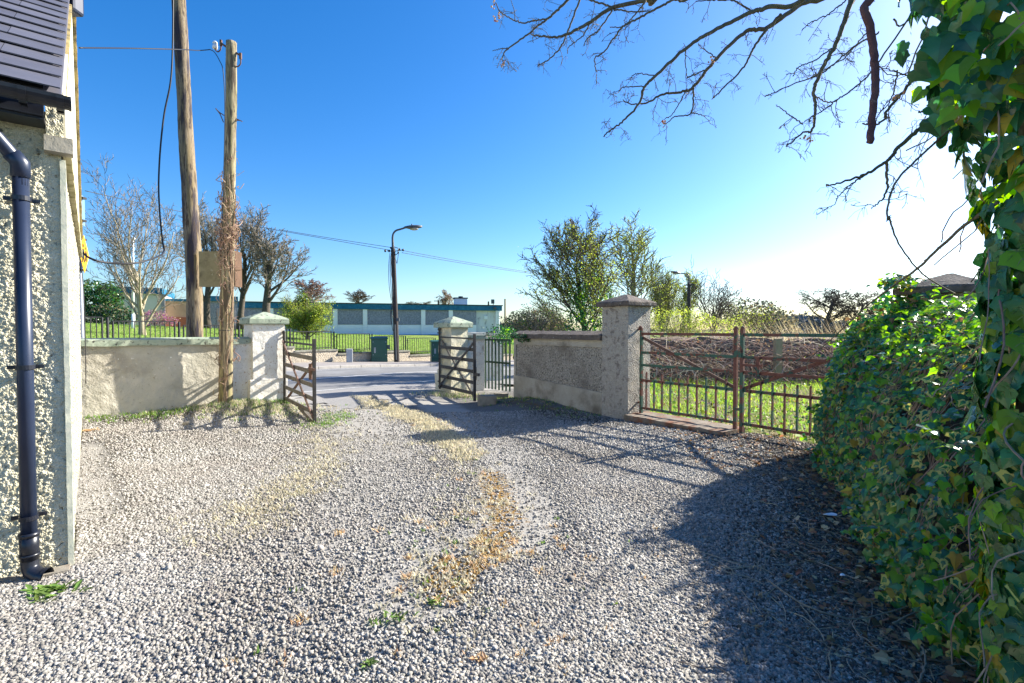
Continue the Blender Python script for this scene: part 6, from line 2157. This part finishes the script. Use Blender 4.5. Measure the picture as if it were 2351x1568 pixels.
weeds('pillar_foot_weeds', [(p.x + rnd.gauss(.25, .4), p.y + rnd.gauss(-.1, .2)) for _ in range(110)], 'paleweed', .03, .11, .013, 12, .06, 'pale weeds at the foot of the yellowed pillar')
weeds('pillar_foot_weeds', [(p.x + rnd.gauss(.25, .4), p.y + rnd.gauss(-.1, .2)) for _ in range(50)], 'greenweed', .03, .10, .013, 10, .06, 'green weeds at the foot of the yellowed pillar')
foot = [wf + KD * rnd.uniform(-.5, WLEN) + KN * abs(rnd.gauss(.35, .35)) for _ in range(150)]
weeds('wall_foot_weeds', [(q.x, q.y) for q in foot], 'greenweed', .02, .07, .010, 8, .05, 'low weeds in the shade along the roughcast wall')
weeds('wall_foot_weeds', [(q.x, q.y) for q in foot[::2]], 'peachweed', .015, .04, .008, 9, .05, 'withered weeds in the shade along the roughcast wall')
def plant(name, c, n, L0, L1, wd, label, m='greenweed', spread=.06, up=.5):
    A = rng.uniform(0, 6.28, n)
    pos = np.stack([c[0] + rng.normal(size=n) * spread, c[1] + rng.normal(size=n) * spread * .5, np.full(n, Tz(c[0], c[1]) + .01)], 1)
    y = np.stack([np.cos(A), np.sin(A), np.full(n, up) + rng.normal(size=n) * .2], 1)
    y /= np.linalg.norm(y, axis=1, keepdims=True)
    z = np.stack([-np.cos(A) * up, -np.sin(A) * up, np.ones(n)], 1)
    R3 = rot_from(z, y)
    s = rng.uniform(L0, L1, n)
    R3 = R3 * s[:, None, None]
    R3[:, :, 0] *= wd
    o = scatter(name, OVAL[0], OVAL[1], OVAL[2], R3, pos, M[m])
    return tag(o, label, 'plant')
for (x, y, n, L0, L1, sp_r, lb) in ((130, 1362, 60, .04, .09, .07, 'leafy green weed in the gravel near the downpipe foot'), (90, 1385, 22, .03, .07, .04, 'small green weed in front of the leafy one near the downpipe'),
                          (1682, 1000, 26, .06, .12, .05, 'rosette weed under the meeting point of the field gates'), (200, 1010, 30, .05, .10, .06, 'yellowing weed where the house meets the garden wall'),
                          (848, 1528, 16, .02, .05, .015, 'bright green seedling low in the middle foreground'), (905, 1425, 22, .03, .06, .05, 'clump of pale green weeds in the middle gravel'),
                          (995, 1395, 18, .03, .05, .03, 'green weed beside the mossy gravel patch'), (1100, 1520, 20, .02, .05, .03, 'straw coloured weed tuft in the right foreground')):
    q = PZ(x, y)
    plant('weed_plant', q, n, L0, L1, .5, lb, 'peachweed' if 'straw' in lb or 'yellowing' in lb else 'greenweed', sp_r)

# ------------------------------------------------------------------ leaf litter, twigs, stones, scraps
def litter_pts(n):
    out = []
    while len(out) < n:
        s = rnd.uniform(.06, .66)
        a = cr(BASE, s)
        c = cr(TOPP, s)
        d = V(a.x - c.x, a.y - c.y, 0).normalized()
        p = a + d * abs(rnd.gauss(.0, .36)) - d * .12
        out.append((p.x, p.y))
    return np.array(out)
n = 1500
P = litter_pts(n)
pos = np.stack([P[:, 0], P[:, 1], T(P[:, 0], P[:, 1]) + rng.uniform(.01, .04, n)], 1)
stuff(leaves('leaf_litter', pos, np.tile(np.array([0, 0, 1.0]), (n, 1)) + rng.normal(size=(n, 3)) * .3, rng.uniform(.02, .06, n), LEAF, [M['litter'], M['ivybrown'], M['deadgrass']], None, .2, rng.choice([0, 0, 0, 1, 2], n)),
      'brown dead leaves along the foot of the ivy bank', 'leaf litter')
n = 700
x, y = rng.uniform(2.2, 4.2, n), rng.uniform(5.6, 8.2, n)
k = drive_ok(x, y) | ((x - 3.9) ** 2 + (y - 6.6) ** 2 < .5)
x, y = x[k], y[k]
pos = np.stack([x, y, T(x, y) + .02], 1)
stuff(leaves('leaf_litter', pos, np.tile(np.array([0, 0, 1.0]), (len(x), 1)) + rng.normal(size=(len(x), 3)) * .3, rng.uniform(.02, .05, len(x)), LEAF, [M['litter'], M['ivybrown']], None, .2, rng.integers(0, 2, len(x))),
      'scattered dead leaves in front of the right hand field gate leaf', 'leaf litter')
b = MB()
for k in range(520):
    q = litter_pts(1)[0]
    q = V(q[0] + rnd.gauss(-.2, .3), q[1] + rnd.gauss(0, .2), 0)
    a = rnd.uniform(0, 6.28)
    L = rnd.uniform(.06, .5) * (1 if rnd.random() < .3 else .5)
    pts = []
    for j in range(5):
        pts.append(V(q.x, q.y, Tz(q.x, q.y) + rnd.uniform(.012, .035)))
        a += rnd.uniform(-.5, .5)
        q = q + V(math.cos(a), math.sin(a), 0) * L / 4
    b.tube(jagged(pts, 8, .002), rnd.uniform(.001, .0032), 4, False)
stuff(b.build('fallen_twigs', M['twig']), 'thin dry twigs and creeper stems lying on the shaded gravel', 'twigs')
vine_px = [((2000, 1250), (2050, 1262), (2090, 1290), (2140, 1300), (2190, 1310)), ((2050, 1430), (2130, 1395), (2180, 1400), (2230, 1395), (2300, 1420)), ((2130, 1470), (2180, 1455), (2240, 1460), (2310, 1470), (2349, 1500)),
           ((2110, 1568), (2125, 1510), (2105, 1460), (2120, 1430)), ((2180, 1480), (2235, 1530), (2290, 1500), (2349, 1480)), ((2190, 1400), (2195, 1350), (2210, 1330), (2260, 1340)), ((1760, 1330), (1850, 1390), (1960, 1420), (2060, 1400), (2110, 1380))]
for k, v_ in enumerate(vine_px):
    pts = [PZ(x, y, .03 + .02 * (i % 2)) for i, (x, y) in enumerate(v_)]
    b = MB()
    b.tube(jagged(pts, 24, .003), [.0058 - .00012 * i for i in range(25)], 6)
    b.tube(jagged([pts[2], pts[2] + V(.05, .07, .03), pts[2] + V(.13, .1, 0)], 8, .003), .003, 5)
    tag(b.build('dry_vine', M['twigpale'], None, True), ['dry creeper stem below the white paper scrap', 'pale dry vine curving up to the ivy foot', 'long pale dry vine at the lower right edge', 'crooked dry vine running towards the bottom edge',
        'sagging dry vine in the bottom right corner', 'short hooked dry vine against the ivy', 'thin straggling stem lying across the shaded gravel'][k], 'vine', 'dry vines on the shaded gravel')
def flat_scrap(name, x, y, L, W, ang, m, label, cat):
    c = PZ(x, y, .055)
    b = MB()
    pts = []
    for k in range(12):
        a = 2 * math.pi * k / 12
        r_ = 1 + rnd.uniform(-.18, .12)
        q = V(math.cos(a) * L * r_, math.sin(a) * W * r_, 0)
        pts.append(c + Matrix.Rotation(ang, 3, 'Z') @ q + V(0, 0, .004 * math.sin(a * 2)))
    b.prism(pts, V(0, 0, .003))
    return tag(b.build(name, M[m]), label, cat)
flat_scrap('paper_scrap', 1906, 1181, .062, .03, .1, 'paper', 'white scrap of paper lying among the dead leaves by the ivy', 'litter')
flat_scrap('paper_scrap', 1934, 1320, .018, .014, .5, 'paper', 'tiny pale scrap on the shaded gravel below the larger paper', 'litter')
for (x, y, r_, lb) in ((430, 991, .055, 'pale stone at the foot of the shaded garden wall'), (1435, 928, .05, 'rounded pale stone below the roughcast wall'), (1405, 920, .06, 'grey stone in the rubble below the roughcast wall'),
                       (1380, 915, .05, 'left stone of the rubble below the roughcast wall'), (1500, 948, .04, 'small stone beside the base of the stone pillar')):
    q = PZ(x, y, .0)
    b = MB()
    b.ball(V(q.x, q.y, Tz(q.x, q.y) + r_ * .4), r_, 10, 7, (1.2, .9, .7))
    for i, p in enumerate(b.v):
        b.v[i] = tuple(Vector(p) + noise.noise_vector(Vector(p) * 14) * r_ * .35)
    tag(b.build('loose_stone', M['concrete']), lb, 'stone', 'loose stones at the wall foot')
for (x, y, lb) in ((1540, 985, 'curled orange dead leaf against the concrete sill'), (1590, 983, 'pale dead leaf in front of the concrete sill'), (2185, 1195, 'brown curled leaf by the foot of the ivy'), (1975, 1310, 'tan dead leaf at the edge of the shaded gravel')):
    q = PZ(x, y, .02)
    N1 = np.array([[q.x, q.y, Tz(q.x, q.y) + .03]])
    o = leaves('dead_leaf', N1, np.array([[.3, -.6, .6]]), np.array([.075]), leaf_tpl(False, .5), [M['ivybrown']], None, .2)
    tag(o, lb, 'leaf')
